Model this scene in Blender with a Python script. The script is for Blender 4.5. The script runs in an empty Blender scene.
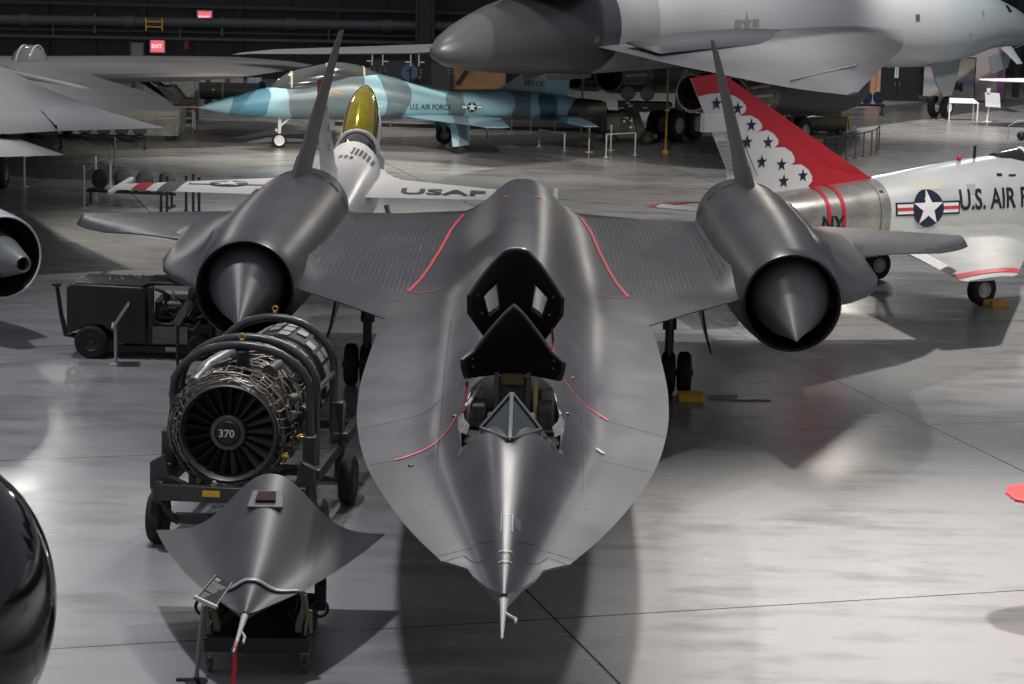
import bpy, bmesh, math, random
from mathutils import Vector, Matrix
random.seed(7)
S = bpy.context.scene
COL = S.collection
PI = math.pi
sin, cos, R = math.sin, math.cos, math.radians

# ------------------------------------------------------------------ camera
CAM_H, PITCH, ROLL = 7.931, 0.1797, 0.0244
cd = bpy.data.cameras.new('camera'); cam = bpy.data.objects.new('camera', cd); COL.objects.link(cam)
fw = Vector((0, cos(PITCH), -sin(PITCH))); up0 = Vector((0, sin(PITCH), cos(PITCH))); rt0 = Vector((1, 0, 0))
rt = rt0*cos(ROLL) + up0*sin(ROLL); upv = up0*cos(ROLL) - rt0*sin(ROLL)
cam.matrix_world = Matrix(((rt.x, upv.x, -fw.x, 0), (rt.y, upv.y, -fw.y, 0), (rt.z, upv.z, -fw.z, CAM_H), (0, 0, 0, 1)))
cd.sensor_width = 36; cd.lens = 2348.4/1024*36; cd.clip_end = 400; cd.clip_start = .1
S.camera = cam
# ------------------------------------------------------------------ world, light, exposure
W = bpy.data.worlds.new('world'); S.world = W; W.use_nodes = True
bg = W.node_tree.nodes['Background']; bg.inputs[0].default_value = (.80, .84, .95, 1); bg.inputs[1].default_value = .30
S.view_settings.view_transform = 'Standard'; S.view_settings.look = 'None'
S.view_settings.gamma = 1; S.view_settings.exposure = 0; S.view_settings.use_curve_mapping = False

def spot(x, y, z, tx, ty, power, size=60, blend=.5, rad=.35, colr=(1, .95, .9)):
    l = bpy.data.lights.new('ceiling_or_fill_spot', 'SPOT'); l.energy = power; l.spot_size = R(size); l.spot_blend = blend
    l.shadow_soft_size = rad; l.color = colr
    o = bpy.data.objects.new('ceiling_or_fill_spot', l); COL.objects.link(o); o.location = (x, y, z)
    o.rotation_euler = (Vector((tx, ty, 0)) - Vector((x, y, z))).to_track_quat('-Z', 'Y').to_euler()
WARM = (1, .93, .82); COOL = (.88, .93, 1)
spot(-4.5, 27, 15, -3.5, 25, 5000, 75, .8, .35, COOL)
spot(3.5, 31, 15, 5.5, 26, 9000, 75, .8, .35)
spot(6.8, 26, 15, 8.5, 26, 11000, 70, .8, .4)
spot(1.5, 46, 15, 1.0, 38, 4200, 75, .8, .35)
spot(-.4, 39, 15, -.3, 26, 4500, 60, .9, 1.1)
spot(-9, 40, 15, -8, 40, 4200, 75, .8, .35, COOL)
spot(12, 45, 15, 11, 46, 9500, 70, .8, .35)
spot(-6, 60, 15, -4.5, 57, 9500, 70, .8, .35, WARM)
spot(4, 62, 15, 4, 66, 5200, 70, .8, .35, WARM)
spot(16, 77, 15, 14, 68, 6500, 80, .8, 1.0)
spot(-4, 71, 15, -4, 79, 9500, 70, .8, .35, WARM)
spot(-13, 80, 15, -9, 82, 6500, 75, .8, .5, WARM)  # added overhead to brighten the blue trainer
spot(5, 76, 15, 4, 84, 6500, 80, .8, .5)  # added overhead for the bomber tail and the trainer behind it
spot(19, 90, 15, 17, 97, 13000, 85, .8, .4)
spot(-21, 96, 15, -14, 72, 1800, 80, .8, 1.0)
spot(-3, 60, 14, -3, 80, 13000, 50, .9, .5, WARM)  # fill added for the near side of the blue trainer
spot(8, 62, 14, 5, 80, 8000, 50, .9, .5)  # fill added for the bomber's tail and nozzles
spot(2, 58, 9, .8, 78, 7000, 36, .9, .4)  # low fill added for the trainer's tail under the bomber
spot(13, 64, 14, 14, 88, 12000, 50, .9, .6)  # front fill added to brighten the bomber's mid body
spot(-14, 48, 14, -12, 62, 4500, 55, .9, .5, COOL)  # fill added towards the grey wings at the left
spot(-4, 50, 9, -12.9, 80, 9000, 40, .9, .4, WARM)  # low spot added to reach the cream trailer under the wing
spot(14.5, 110, 15, 8, 88, 3500, 80, .8, 1.0, WARM)

# ------------------------------------------------------------------ materials
MATS = {}
def mat(name, col, rough=.5, metal=0, var=0, scale=4, col2=None, bump=0, stretch=None, spec=.5, emit=0, alpha=1, trans=0, detail=4):
    if name in MATS: return MATS[name]
    m = bpy.data.materials.new(name); MATS[name] = m; m.use_nodes = True
    n = m.node_tree.nodes; l = m.node_tree.links; p = n['Principled BSDF']
    c = (*col, 1); p.inputs['Base Color'].default_value = c
    p.inputs['Roughness'].default_value = rough; p.inputs['Metallic'].default_value = metal
    p.inputs['Specular IOR Level'].default_value = spec
    if alpha < 1: p.inputs['Alpha'].default_value = alpha
    if trans: p.inputs['Transmission Weight'].default_value = trans
    if emit: p.inputs['Emission Color'].default_value = c; p.inputs['Emission Strength'].default_value = emit
    if var or col2 or bump:
        tc = n.new('ShaderNodeTexCoord'); mp = n.new('ShaderNodeMapping'); nz = n.new('ShaderNodeTexNoise')
        if stretch: mp.inputs['Scale'].default_value = stretch
        nz.inputs['Scale'].default_value = scale; nz.inputs['Detail'].default_value = detail; nz.inputs['Roughness'].default_value = .6
        l.new(tc.outputs['Object'], mp.inputs[0]); l.new(mp.outputs[0], nz.inputs['Vector'])
        rp = n.new('ShaderNodeValToRGB'); rp.color_ramp.elements[0].position = .3; rp.color_ramp.elements[1].position = .7
        if col2 is None:
            a = tuple(max(0, x*(1-var)) for x in col); b = tuple(min(1, x*(1+var)) for x in col)
        else: a, b = col, col2
        rp.color_ramp.elements[0].color = (*a, 1); rp.color_ramp.elements[1].color = (*b, 1)
        l.new(nz.outputs['Fac'], rp.inputs[0]); l.new(rp.outputs[0], p.inputs['Base Color'])
        if bump:
            bp = n.new('ShaderNodeBump'); bp.inputs['Strength'].default_value = bump; bp.inputs['Distance'].default_value = .02
            l.new(nz.outputs['Fac'], bp.inputs['Height']); l.new(bp.outputs[0], p.inputs['Normal'])
    return m
def nodes(m): return m.node_tree.nodes, m.node_tree.links, m.node_tree.nodes['Principled BSDF']

black_paint = mat('black_paint', (.012, .012, .013), .45)
rubber = mat('rubber', (.012, .012, .012), .75)
dark_steel = mat('dark_steel', (.03, .03, .032), .4, .5)
grey_steel = mat('grey_steel', (.22, .22, .23), .4, .8)
chrome = mat('chrome', (.75, .75, .76), .18, 1)
white_paint = mat('white_paint', (.78, .77, .76), .35)
red_paint = mat('red_paint', (.55, .02, .03), .35)
yellow_paint = mat('yellow_paint', (.75, .42, .03), .5)
olive = mat('olive', (.03, .036, .018), .55, 0, .35, 3)
olive_light = mat('olive_light', (.16, .16, .07), .5, 0, .2, 3)

# ------------------------------------------------------------------ mesh helpers
class MB:
    def __init__(s): s.v = []; s.f = []; s.m = []
    def add(s, vs, fs, mi=0):
        o = len(s.v); s.v += [tuple(v) for v in vs]; s.f += [tuple(i+o for i in f) for f in fs]; s.m += [mi]*len(fs); return s
    def box(s, c, d, rot=None, mi=0):
        vs = []
        for z in (-.5, .5):
            for x, y in ((-.5, -.5), (.5, -.5), (.5, .5), (-.5, .5)):
                p = Vector((x*d[0], y*d[1], z*d[2]))
                if rot is not None: p = rot @ p
                vs.append(p + Vector(c))
        return s.add(vs, [(3, 2, 1, 0), (4, 5, 6, 7), (0, 1, 5, 4), (1, 2, 6, 5), (2, 3, 7, 6), (3, 0, 4, 7)], mi)
    def bar(s, a, b, w, h, mi=0, upd=(0, 0, 1)):
        a = Vector(a); b = Vector(b); d = (b-a); L = d.length; d.normalize()
        u = Vector(upd)
        if abs(d.dot(u)) > .99: u = Vector((0, 1, 0))
        x = d.cross(u).normalized(); z = x.cross(d)
        return s.box((a+b)/2, (w, L, h), Matrix((x, d, z)).transposed(), mi)
    def tube(s, pts, r, n=10, cap=True, mi=0, closed=False):
        pts = [Vector(p) for p in pts]; N = len(pts); rings = []
        rr = r if isinstance(r, (list, tuple)) else [r]*N
        pu = None
        for i, p in enumerate(pts):
            if closed: t = pts[(i+1) % N] - pts[i-1]
            else: t = pts[min(i+1, N-1)] - pts[max(i-1, 0)]
            t.normalize()
            if pu is None:
                u = Vector((0, 0, 1)) if abs(t.z) < .9 else Vector((1, 0, 0))
                u = (u - t*u.dot(t)).normalized()
            else:
                u = (pu - t*pu.dot(t)).normalized()
            pu = u; w = t.cross(u)
            rings.append([p + (u*cos(2*PI*k/n) + w*sin(2*PI*k/n))*rr[i] for k in range(n)])
        return s.loft(rings, cap=cap and not closed, mi=mi, wrap=closed)
    def cyl(s, a, b, r0, r1=None, n=16, mi=0):
        return s.tube([a, b], [r0, r0 if r1 is None else r1], n, True, mi)
    def loft(s, rings, cap=True, mi=0, wrap=False, closed=True):
        n = len(rings[0]); vs = [v for r in rings for v in r]; fs = []
        N = len(rings)
        for i in range(N if wrap else N-1):
            a = i*n; b = ((i+1) % N)*n
            for k in range(n if closed else n-1):
                k2 = (k+1) % n
                fs.append((a+k, a+k2, b+k2, b+k))
        if cap and closed and not wrap:
            fs.append(tuple(range(n-1, -1, -1))); fs.append(tuple(range((N-1)*n, N*n)))
        return s.add(vs, fs, mi)
    def lathe(s, prof, org=(0, 0, 0), axis=(0, 0, 1), n=32, cap=False, mi=0):
        ax = Vector(axis).normalized(); u = Vector((0, 0, 1)) if abs(ax.z) < .9 else Vector((1, 0, 0))
        u = (u - ax*u.dot(ax)).normalized(); w = ax.cross(u); o = Vector(org)
        rings = [[o + ax*t + (u*cos(2*PI*k/n) + w*sin(2*PI*k/n))*r for k in range(n)] for t, r in prof]
        return s.loft(rings, cap, mi)
    def prism(s, poly, ext, mi=0):
        """poly: 3-D points of a flat outline, ext: extrusion vector"""
        n = len(poly); e = Vector(ext); a = [Vector(p) for p in poly]
        return s.add(a + [p+e for p in a], [tuple(range(n-1, -1, -1)), tuple(range(n, 2*n))] + [(k, (k+1) % n, n+(k+1) % n, n+k) for k in range(n)], mi)
    def ball(s, c, r, n=12, sc=(1, 1, 1), mi=0):
        rings = []
        m = max(6, n//2+2)
        for i in range(m+1):
            a = PI*i/m; rr = max(sin(a), 1e-3)
            rings.append([(c[0]+r*sc[0]*rr*cos(2*PI*k/n), c[1]+r*sc[1]*rr*sin(2*PI*k/n), c[2]-r*sc[2]*cos(a)) for k in range(n)])
        return s.loft(rings, True, mi)
    def strip(s, L, Rr, mi=0):
        n = len(L); return s.add(list(L)+list(Rr), [(k, k+1, n+k+1, n+k) for k in range(n-1)], mi)
    def build(s, name, mats, parent=None, sharp=35, bevel=0, seg=2):
        me = bpy.data.meshes.new(name); me.from_pydata(s.v, [], s.f)
        if not isinstance(mats, (list, tuple)): mats = [mats]
        for m in mats: me.materials.append(m)
        me.polygons.foreach_set('material_index', s.m); me.update()
        bm = bmesh.new(); bm.from_mesh(me); bmesh.ops.recalc_face_normals(bm, faces=bm.faces); bm.to_mesh(me); bm.free()
        me.polygons.foreach_set('use_smooth', [True]*len(me.polygons)); me.set_sharp_from_angle(angle=R(sharp))
        o = bpy.data.objects.new(name, me); COL.objects.link(o)
        if parent is not None: o.parent = parent
        if bevel:
            b = o.modifiers.new('bevel', 'BEVEL'); b.width = bevel; b.segments = seg; b.limit_method = 'ANGLE'; b.angle_limit = R(35)
        return o
def thing(name, label, cat, loc=(0, 0, 0), yaw=0, group=None):
    o = bpy.data.objects.new(name, None); COL.objects.link(o); o.location = loc; o.rotation_euler = (0, 0, yaw)
    o.empty_display_size = .2
    o['label'] = label; o['category'] = cat
    if group: o['group'] = group
    return o
def tag(o, label, cat, group=None):
    o['label'] = label; o['category'] = cat
    if group: o['group'] = group
    return o
def struct(o): o['kind'] = 'structure'; return o
def copy_tree(o, parent=None):
    c = o.copy(); COL.objects.link(c)
    if parent is not None: c.parent = parent
    for ch in list(o.children): copy_tree(ch, c)
    return c
def clone(o, loc, yaw, label):
    c = copy_tree(o); c.location = loc; c.rotation_euler = (0, 0, yaw); c['label'] = label; return c
def bool_diff(o, cutter):
    m = o.modifiers.new('cut', 'BOOLEAN'); m.object = cutter; m.operation = 'DIFFERENCE'; m.solver = 'EXACT'
    dg = bpy.context.evaluated_depsgraph_get(); ev = o.evaluated_get(dg)
    me = bpy.data.meshes.new_from_object(ev); o.modifiers.clear(); o.data = me
    bpy.data.objects.remove(cutter)
_txt = {}
def text2d(s, size=1.0, sx=1.0):
    """flat outline of a word, as (verts2d, faces), left aligned on the baseline"""
    cu = bpy.data.curves.new('t', 'FONT'); cu.body = s; cu.size = size; cu.resolution_u = 3; cu.offset = .018*size
    o = bpy.data.objects.new('t', cu); COL.objects.link(o)
    dg = bpy.context.evaluated_depsgraph_get(); me = bpy.data.meshes.new_from_object(o.evaluated_get(dg))
    bm = bmesh.new(); bm.from_mesh(me); bmesh.ops.triangulate(bm, faces=bm.faces)
    if sx: bmesh.ops.subdivide_edges(bm, edges=[e for e in bm.edges if e.calc_length() > .3*size], cuts=1); bmesh.ops.triangulate(bm, faces=bm.faces)
    vs = [(v.co.x*sx, v.co.y) for v in bm.verts]; fs = [tuple(v.index for v in f.verts) for f in bm.faces]
    bm.free(); bpy.data.objects.remove(o); return vs, fs
def text_on(name, s, size, fn, m, parent, sx=1.0):
    vs, fs = text2d(s, size, sx); mb = MB(); mb.add([fn(x, y) for x, y in vs], fs)
    return mb.build(name, m, parent)
def star2d(r, a0=PI/2, k=.382):
    return [(r*(1 if i % 2 == 0 else k)*cos(a0+i*PI/5), r*(1 if i % 2 == 0 else k)*sin(a0+i*PI/5)) for i in range(10)]
def shape_on(mb, pts, fn, mi=0):
    """a star-shaped 2-D outline laid on a surface as a fan"""
    cx = sum(p[0] for p in pts)/len(pts); cy = sum(p[1] for p in pts)/len(pts)
    n = len(pts); mb.add([fn(cx, cy)]+[fn(*p) for p in pts], [(0, 1+k, 1+(k+1) % n) for k in range(n)], mi)
def roundel(name, r, fn, parent, mats):
    """disc, bars and star; mats = disc, star/bar white, red stripe"""
    mb = MB(); lay = .004
    def L(k): return lambda x, y: Vector(fn(x, y, k*lay))
    for sx in (-1, 1):
        shape_on(mb, [(sx*.9*r, -.36*r), (sx*2.1*r, -.36*r), (sx*2.1*r, .36*r), (sx*.9*r, .36*r)], L(1), 0)
        shape_on(mb, [(sx*.95*r, -.26*r), (sx*2.0*r, -.26*r), (sx*2.0*r, .26*r), (sx*.95*r, .26*r)], L(2), 1)
        shape_on(mb, [(sx*.95*r, -.09*r), (sx*2.0*r, -.09*r), (sx*2.0*r, .09*r), (sx*.95*r, .09*r)], L(3), 2)
    shape_on(mb, [(r*cos(2*PI*k/24), r*sin(2*PI*k/24)) for k in range(24)], L(4), 0)
    shape_on(mb, star2d(r), L(5), 1)
    return mb.build(name, mats, parent)
def airfoil(stations, nrm=(0, 0, 1), nc=8):
    """stations: (LE, TE, thickness); lens shaped sections, closed"""
    mb = MB(); nv = Vector(nrm); rings = []
    for LE, TE, th in stations:
        LE = Vector(LE); TE = Vector(TE); ring = []
        for k in range(nc+1):
            t = k/nc; tt = t*t*(3-2*t) if False else t
            e = .5*th*(1-(2*(t**.75)-1)**2)+.002
            ring.append(LE.lerp(TE, t) + nv*e)
        for k in range(nc-1, 0, -1):
            t = k/nc; e = .5*th*(1-(2*(t**.75)-1)**2)+.002
            ring.append(LE.lerp(TE, t) - nv*e)
        rings.append(ring)
    return mb.loft(rings, True)
def body(secs, n=32):
    """secs: (b, half width, z centre, height above, depth below, exponent)"""
    mb = MB(); rings = []
    for b, w, zc, ht, hb, ex in secs:
        ring = []
        for k in range(n):
            a = 2*PI*k/n; c, s_ = cos(a), sin(a); e = 2/ex
            x = w*math.copysign(abs(c)**e, c); z = (ht if s_ > 0 else hb)*math.copysign(abs(s_)**e, s_)
            ring.append((x, b, zc+z))
        rings.append(ring)
    return mb.loft(rings, True)
def interp(tab, x):
    if x <= tab[0][0]: return tab[0][1]
    for (a, va), (b, vb) in zip(tab, tab[1:]):
        if x <= b: return va + (vb-va)*(x-a)/(b-a)
    return tab[-1][1]
def smooth(tab, x):
    """monotone-ish cubic interpolation of a table"""
    n = len(tab)
    if x <= tab[0][0]: return tab[0][1]
    if x >= tab[-1][0]: return tab[-1][1]
    i = max(k for k in range(n-1) if tab[k][0] <= x)
    def sl(k):
        if k == 0 or k == n-1: kk = (0, 1) if k == 0 else (n-2, n-1); return (tab[kk[1]][1]-tab[kk[0]][1])/(tab[kk[1]][0]-tab[kk[0]][0])
        a = (tab[k][1]-tab[k-1][1])/(tab[k][0]-tab[k-1][0]); b = (tab[k+1][1]-tab[k][1])/(tab[k+1][0]-tab[k][0])
        return 0 if a*b <= 0 else 2*a*b/(a+b)
    h = tab[i+1][0]-tab[i][0]; t = (x-tab[i][0])/h
    return (tab[i][1]*(2*t**3-3*t*t+1) + sl(i)*h*(t**3-2*t*t+t) + tab[i+1][1]*(3*t*t-2*t**3) + sl(i+1)*h*(t**3-t*t))
def wheel(parent, c, r, w, hub_mat, axis=(1, 0, 0), name='wheel', hubr=.5):
    c = Vector(c); ax = Vector(axis).normalized()
    mb = MB(); mb.lathe([(-w*.5, r*hubr), (-w*.5, r*.85), (-w*.36, r*.97), (-w*.15, r), (w*.15, r), (w*.36, r*.97), (w*.5, r*.85), (w*.5, r*hubr)], c, ax, 28)
    t = mb.build(name, rubber, parent)
    mb = MB(); mb.lathe([(-w*.42, .001), (-w*.42, r*.2), (-w*.3, r*.25), (-w*.36, r*hubr*.8), (-w*.5, r*hubr), (w*.5, r*hubr), (w*.36, r*hubr*.8), (w*.3, r*.25), (w*.42, r*.2), (w*.42, .001)], c, ax, 20)
    mb.build('wheel_hub', hub_mat, t); return t
# ------------------------------------------------------------------ floor
def floor_mat():
    m = mat('polished_concrete', (.25, .25, .25), .2); n, l, p = nodes(m)
    tc = n.new('ShaderNodeTexCoord')
    def noise(sc, stretch, det=5):
        mp = n.new('ShaderNodeMapping'); mp.inputs['Scale'].default_value = stretch
        z = n.new('ShaderNodeTexNoise'); z.inputs['Scale'].default_value = sc; z.inputs['Detail'].default_value = det; z.inputs['Roughness'].default_value = .62
        l.new(tc.outputs['Object'], mp.inputs[0]); l.new(mp.outputs[0], z.inputs['Vector']); return z.outputs['Fac']
    a = noise(.35, (1, 1.0, 1)); b = noise(1.1, (.5, 1.6, 1), 8); c = noise(22, (1, 1, 1), 3)
    mx = n.new('ShaderNodeMath'); mx.operation = 'ADD'; l.new(a, mx.inputs[0]); l.new(b, mx.inputs[1])
    rp = n.new('ShaderNodeValToRGB'); e = rp.color_ramp.elements; e[0].position = .72; e[0].color = (.19, .187, .181, 1); e[1].position = 1.3; e[1].color = (.31, .306, .30, 1)
    hf = n.new('ShaderNodeMath'); hf.operation = 'MULTIPLY'; hf.inputs[1].default_value = 1; l.new(mx.outputs[0], hf.inputs[0]); l.new(hf.outputs[0], rp.inputs[0])
    # saw-cut joints every 7 m, turned a little
    mp = n.new('ShaderNodeMapping'); mp.inputs['Rotation'].default_value = (0, 0, R(-16)); mp.inputs['Location'].default_value = (1.3, 2.2, 0)
    l.new(tc.outputs['Object'], mp.inputs[0])
    sp = n.new('ShaderNodeSeparateXYZ'); l.new(mp.outputs[0], sp.inputs[0]); mn = None
    for ax in ('X', 'Y'):
        md = n.new('ShaderNodeMath'); md.operation = 'PINGPONG'; md.inputs[1].default_value = 4.5; l.new(sp.outputs[ax], md.inputs[0])
        lt = n.new('ShaderNodeMath'); lt.operation = 'LESS_THAN'; lt.inputs[1].default_value = .018; l.new(md.outputs[0], lt.inputs[0])
        if mn is None: mn = lt
        else:
            k = n.new('ShaderNodeMath'); k.operation = 'MAXIMUM'; l.new(mn.outputs[0], k.inputs[0]); l.new(lt.outputs[0], k.inputs[1]); mn = k
    mixc = n.new('ShaderNodeMix'); mixc.data_type = 'RGBA'; l.new(mn.outputs[0], mixc.inputs[0]); l.new(rp.outputs[0], mixc.inputs[6]); mixc.inputs[7].default_value = (.07, .07, .07, 1)
    l.new(mixc.outputs[2], p.inputs['Base Color'])
    rr = n.new('ShaderNodeMapRange'); rr.inputs[1].default_value = .3; rr.inputs[2].default_value = .7; rr.inputs[3].default_value = .21; rr.inputs[4].default_value = .29
    l.new(b, rr.inputs[0]); l.new(rr.outputs[0], p.inputs['Roughness'])
    bp = n.new('ShaderNodeBump'); bp.inputs['Strength'].default_value = .05; bp.inputs['Distance'].default_value = .01; l.new(c, bp.inputs['Height']); l.new(bp.outputs[0], p.inputs['Normal'])
    return m
mb = MB(); mb.box((0, 64, -.05), (110, 130, .1)); struct(mb.build('floor', floor_mat()))

# ------------------------------------------------------------------ back wall
wall_black = mat('black_wall', (.010, .010, .011), .6, 0, .3, 1)
pipe_mat = mat('dark_pipe', (.075, .077, .085), .4)
YW = 112
mb = MB(); mb.box((-15, YW+.15, 8), (76, .3, 16)); wb = struct(mb.build('wall_back', wall_black))
mb = MB(); mb.box((36, 124, 8), (40, .3, 16)); struct(mb.build('wall_right', wall_black))
mb = MB()
for k in range(17): mb.box((-50+k*4.6, YW-.12, 8), (.3, .24, 16))
for k in range(33): mb.box((-50+k*2.3, YW-.05, 8), (.12, .1, 16))
struct(mb.build('trim_1', mat('girt', (.007, .007, .008), .6)))
mb = MB(); mb.box((-15, YW-.2, 3.35), (76, .35, .16)); mb.box((-15, YW-.2, 6.0), (76, .3, .16)); struct(mb.build('trim_2', mat('beam', (.022, .022, .024), .5)))
mb = MB(); mb.box((-4.42, YW-1.2, 8), (.62, .5, 16)); mb.box((-4.8, YW-1.2, 8), (.12, .7, 16)); mb.box((-4.04, YW-1.2, 8), (.12, .7, 16)); struct(mb.build('trim_3', mat('column', (.02, .02, .024), .45)))
pr = thing('wall_pipe', 'thick dark grey horizontal pipe run along the black back wall', 'pipe', (0, YW-.7, 2.35))
mb = MB(); mb.cyl((-46, 0, 0), (20, 0, .55), .24, None, 14); mb.build('pipe', pipe_mat, pr)
for k, x in enumerate((-23.5, -18.6, -11, -6.5, 0, 5)):
    mb = MB(); z = .383+x/120; mb.cyl((x, 0, z), (x+.5, 0, z), .3, None, 14); mb.build('coupling', pipe_mat, pr)
for x in (-20, -14, -8.5, -2):
    mb = MB(); mb.box((x, .3, .1), (.12, .6, .9)); mb.build('pipe_bracket', pipe_mat, pr)
pr = thing('wall_pipe', 'thin dark horizontal pipe below the thick pipe on the back wall', 'pipe', (0, YW-.6, 1.62))
mb = MB(); mb.cyl((-46, 0, 0), (20, 0, .45), .09, None, 10); mb.cyl((-46, .1, .35), (20, .1, .72), .05, None, 8); mb.build('pipe', pipe_mat, pr)
for x in (-22, -16, -9, -3):
    mb = MB(); mb.box((x, .3, .5), (.08, .5, .6)); mb.build('pipe_bracket', pipe_mat, pr)
pr = thing('pipe_ladder_stub', 'small yellow clamp around the thick pipe on the back wall', 'clamp', (-17.15, YW-.98, 2.5))
mb = MB(); mb.box((-.38, 0, 0), (.06, .1, .6)); mb.box((.38, 0, 0), (.06, .1, .6)); mb.box((0, 0, .12), (.76, .06, .06)); mb.box((0, 0, -.12), (.76, .06, .06)); mb.build('clamp_frame', yellow_paint, pr)
exit_red = mat('exit_red', (.9, .16, .2), .4, emit=.8)
def exit_sign(x, z, label, w=.62, h=.55):
    t = thing('exit_sign', label, 'exit sign', (x, YW-.4, z))
    mb = MB(); mb.box((0, 0, 0), (w+.12, .14, h+.12)); mb.box((0, .18, 0), (.1, .25, .1)); mb.build('housing', mat('sign_housing', (.4, .4, .42), .5), t)
    mb = MB(); mb.box((0, -.09, 0), (w, .03, h)); f = mb.build('lit_face', exit_red, t)
    text_on('lettering', 'EXIT', .24, lambda a, b: (a-.27, -.115, b-.09), mat('exit_white', (1, .75, .75), .4, emit=1), f)
exit_sign(-14.85, 2.85, 'upper glowing red exit sign high on the black back wall')
exit_sign(-17.08, 1.46, 'lower glowing red exit sign under the pipes on the back wall')
t = thing('fire_alarm', 'small red alarm horn on the back wall under the pipes', 'alarm', (-15.75, YW-.1, 1.53))
mb = MB(); mb.box((0, 0, 0), (.22, .16, .4)); mb.build('alarm_box', mat('alarm_red', (.35, .02, .04), .4), t)
mb = MB(); mb.lathe([(0, .05), (.18, .1)], (0, -.06, -.05), (0, -1, 0), 12, True); mb.build('horn', mat('alarm_red', (.35, .02, .04), .4), t)
t = thing('electrical_box', 'grey electrical box on the back wall beside the lower exit sign', 'box', (-18.05, YW-.28, 1.25))
mb = MB(); mb.box((0, 0, 0), (.6, .2, .7)); mb.build('cabinet', mat('ebox', (.2, .21, .22), .5), t, bevel=.02)
mb = MB(); mb.box((0, -.11, 0), (.5, .02, .6)); mb.build('cabinet_door', mat('ebox2', (.24, .25, .26), .5), t)
mb = MB(); mb.cyl((-.36, 0, -.3), (-.36, 0, .8), .04, None, 8); mb.build('conduit', pipe_mat, t)
# ------------------------------------------------------------------ the black spy plane
def sr_paint(name, corr=False):
    m = mat(name, (.10, .097, .105), .36, 0, .0); n, l, p = nodes(m); p.inputs['Specular IOR Level'].default_value = .5
    tc = n.new('ShaderNodeTexCoord'); mp = n.new('ShaderNodeMapping'); mp.inputs['Scale'].default_value = (.8, .5, .8)
    nz = n.new('ShaderNodeTexNoise'); nz.inputs['Scale'].default_value = 1.5; nz.inputs['Detail'].default_value = 7; nz.inputs['Roughness'].default_value = .6
    l.new(tc.outputs['Object'], mp.inputs[0]); l.new(mp.outputs[0], nz.inputs['Vector'])
    rp = n.new('ShaderNodeValToRGB'); e = rp.color_ramp.elements
    e[0].position = .3; e[0].color = (.028, .0268, .032, 1) ; e[1].position = .72; e[1].color = (.050, .048, .056, 1)
    l.new(nz.outputs['Fac'], rp.inputs[0]); out = rp.outputs[0]
    mr = n.new('ShaderNodeMapRange'); mr.inputs[3].default_value = .30; mr.inputs[4].default_value = .46; l.new(nz.outputs['Fac'], mr.inputs[0]); l.new(mr.outputs[0], p.inputs['Roughness'])
    if corr:
        wv = n.new('ShaderNodeTexWave'); wv.bands_direction = 'X'; wv.inputs['Scale'].default_value = 4.2; wv.inputs['Distortion'].default_value = 0
        l.new(tc.outputs['Object'], wv.inputs['Vector'])
        bp = n.new('ShaderNodeBump'); bp.inputs['Strength'].default_value = .25; bp.inputs['Distance'].default_value = .01; l.new(wv.outputs['Fac'], bp.inputs['Height']); l.new(bp.outputs[0], p.inputs['Normal'])
        n2 = n.new('ShaderNodeTexNoise'); n2.inputs['Scale'].default_value = 5; mp2 = n.new('ShaderNodeMapping'); mp2.inputs['Scale'].default_value = (2.2, .45, 1); l.new(tc.outputs['Object'], mp2.inputs[0]); l.new(mp2.outputs[0], n2.inputs['Vector'])
        mm = n.new('ShaderNodeMath'); mm.operation = 'MULTIPLY'; l.new(wv.outputs['Fac'], mm.inputs[0]); l.new(n2.outputs['Fac'], mm.inputs[1])
        r2 = n.new('ShaderNodeValToRGB'); r2.color_ramp.elements[0].position = .38; r2.color_ramp.elements[0].color = (0, 0, 0, 1); r2.color_ramp.elements[1].position = .75; r2.color_ramp.elements[1].color = (.55, .55, .55, 1); l.new(mm.outputs[0], r2.inputs[0])
        mx = n.new('ShaderNodeMix'); mx.data_type = 'RGBA'; l.new(r2.outputs[0], mx.inputs[0]); l.new(out, mx.inputs[6]); mx.inputs[7].default_value = (.2, .2, .2, 1); out = mx.outputs[2]
    l.new(out, p.inputs['Base Color']); return m
SRP = sr_paint('titanium_black'); SRC = sr_paint('corrugated_wing_skin', True)
line_red = mat('line_red', (.75, .07, .07), .45)
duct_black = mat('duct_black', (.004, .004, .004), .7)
ZC = 2.25
W_TAB = [(0, .03), (.08, .05), (.33, .15), (.64, .27), (.9, .33), (1.0, .42), (1.15, .58), (2.03, .87), (3.3, 1.2), (4.7, 1.49), (6.1, 1.68), (7.6, 1.81), (9.6, 1.89), (12.3, 1.91), (13.74, 1.875), (13.82, 1.93), (15.0, 2.65), (16.05, 3.34), (16.4, 3.5), (25.3, 3.5), (25.5, 1.0), (27.5, .75), (29.3, .2)]
H_TAB = [(0, .05), (.5, .14), (1, .23), (2, .38), (3, .51), (3.5, .57), (4.5, .67), (6, .77), (8, .84), (10, .88), (14, .90), (18, .90), (22, .88), (25, .77), (27, .55), (28.5, .25), (29.3, .06)]
S_TAB = [(0, .05), (1, .165), (2, .27), (3, .37), (4, .47), (5, .56), (6, .64), (9, .68), (12, .74), (15, .80), (22, .80), (25.5, .72), (29.3, .2)]
P_TAB = [(0, 2.3), (1, 2.7), (3, 3.0), (5, 2.9), (9, 2.8), (16, 2.6), (29, 2.4)]
TH_TAB = [(0, .01), (2, .05), (6, .07), (13, .07), (16, .10), (18.5, .15), (22, .13), (25.3, .03), (29, .03)]
HB_TAB = [(0, .05), (1, .2), (3, .48), (6, .68), (10, .8), (20, .82), (26, .6), (29.3, .06)]
def sr_w(b): return smooth(W_TAB[6:15], b) if 1.15 < b < 13.74 else interp(W_TAB, b)
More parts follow.
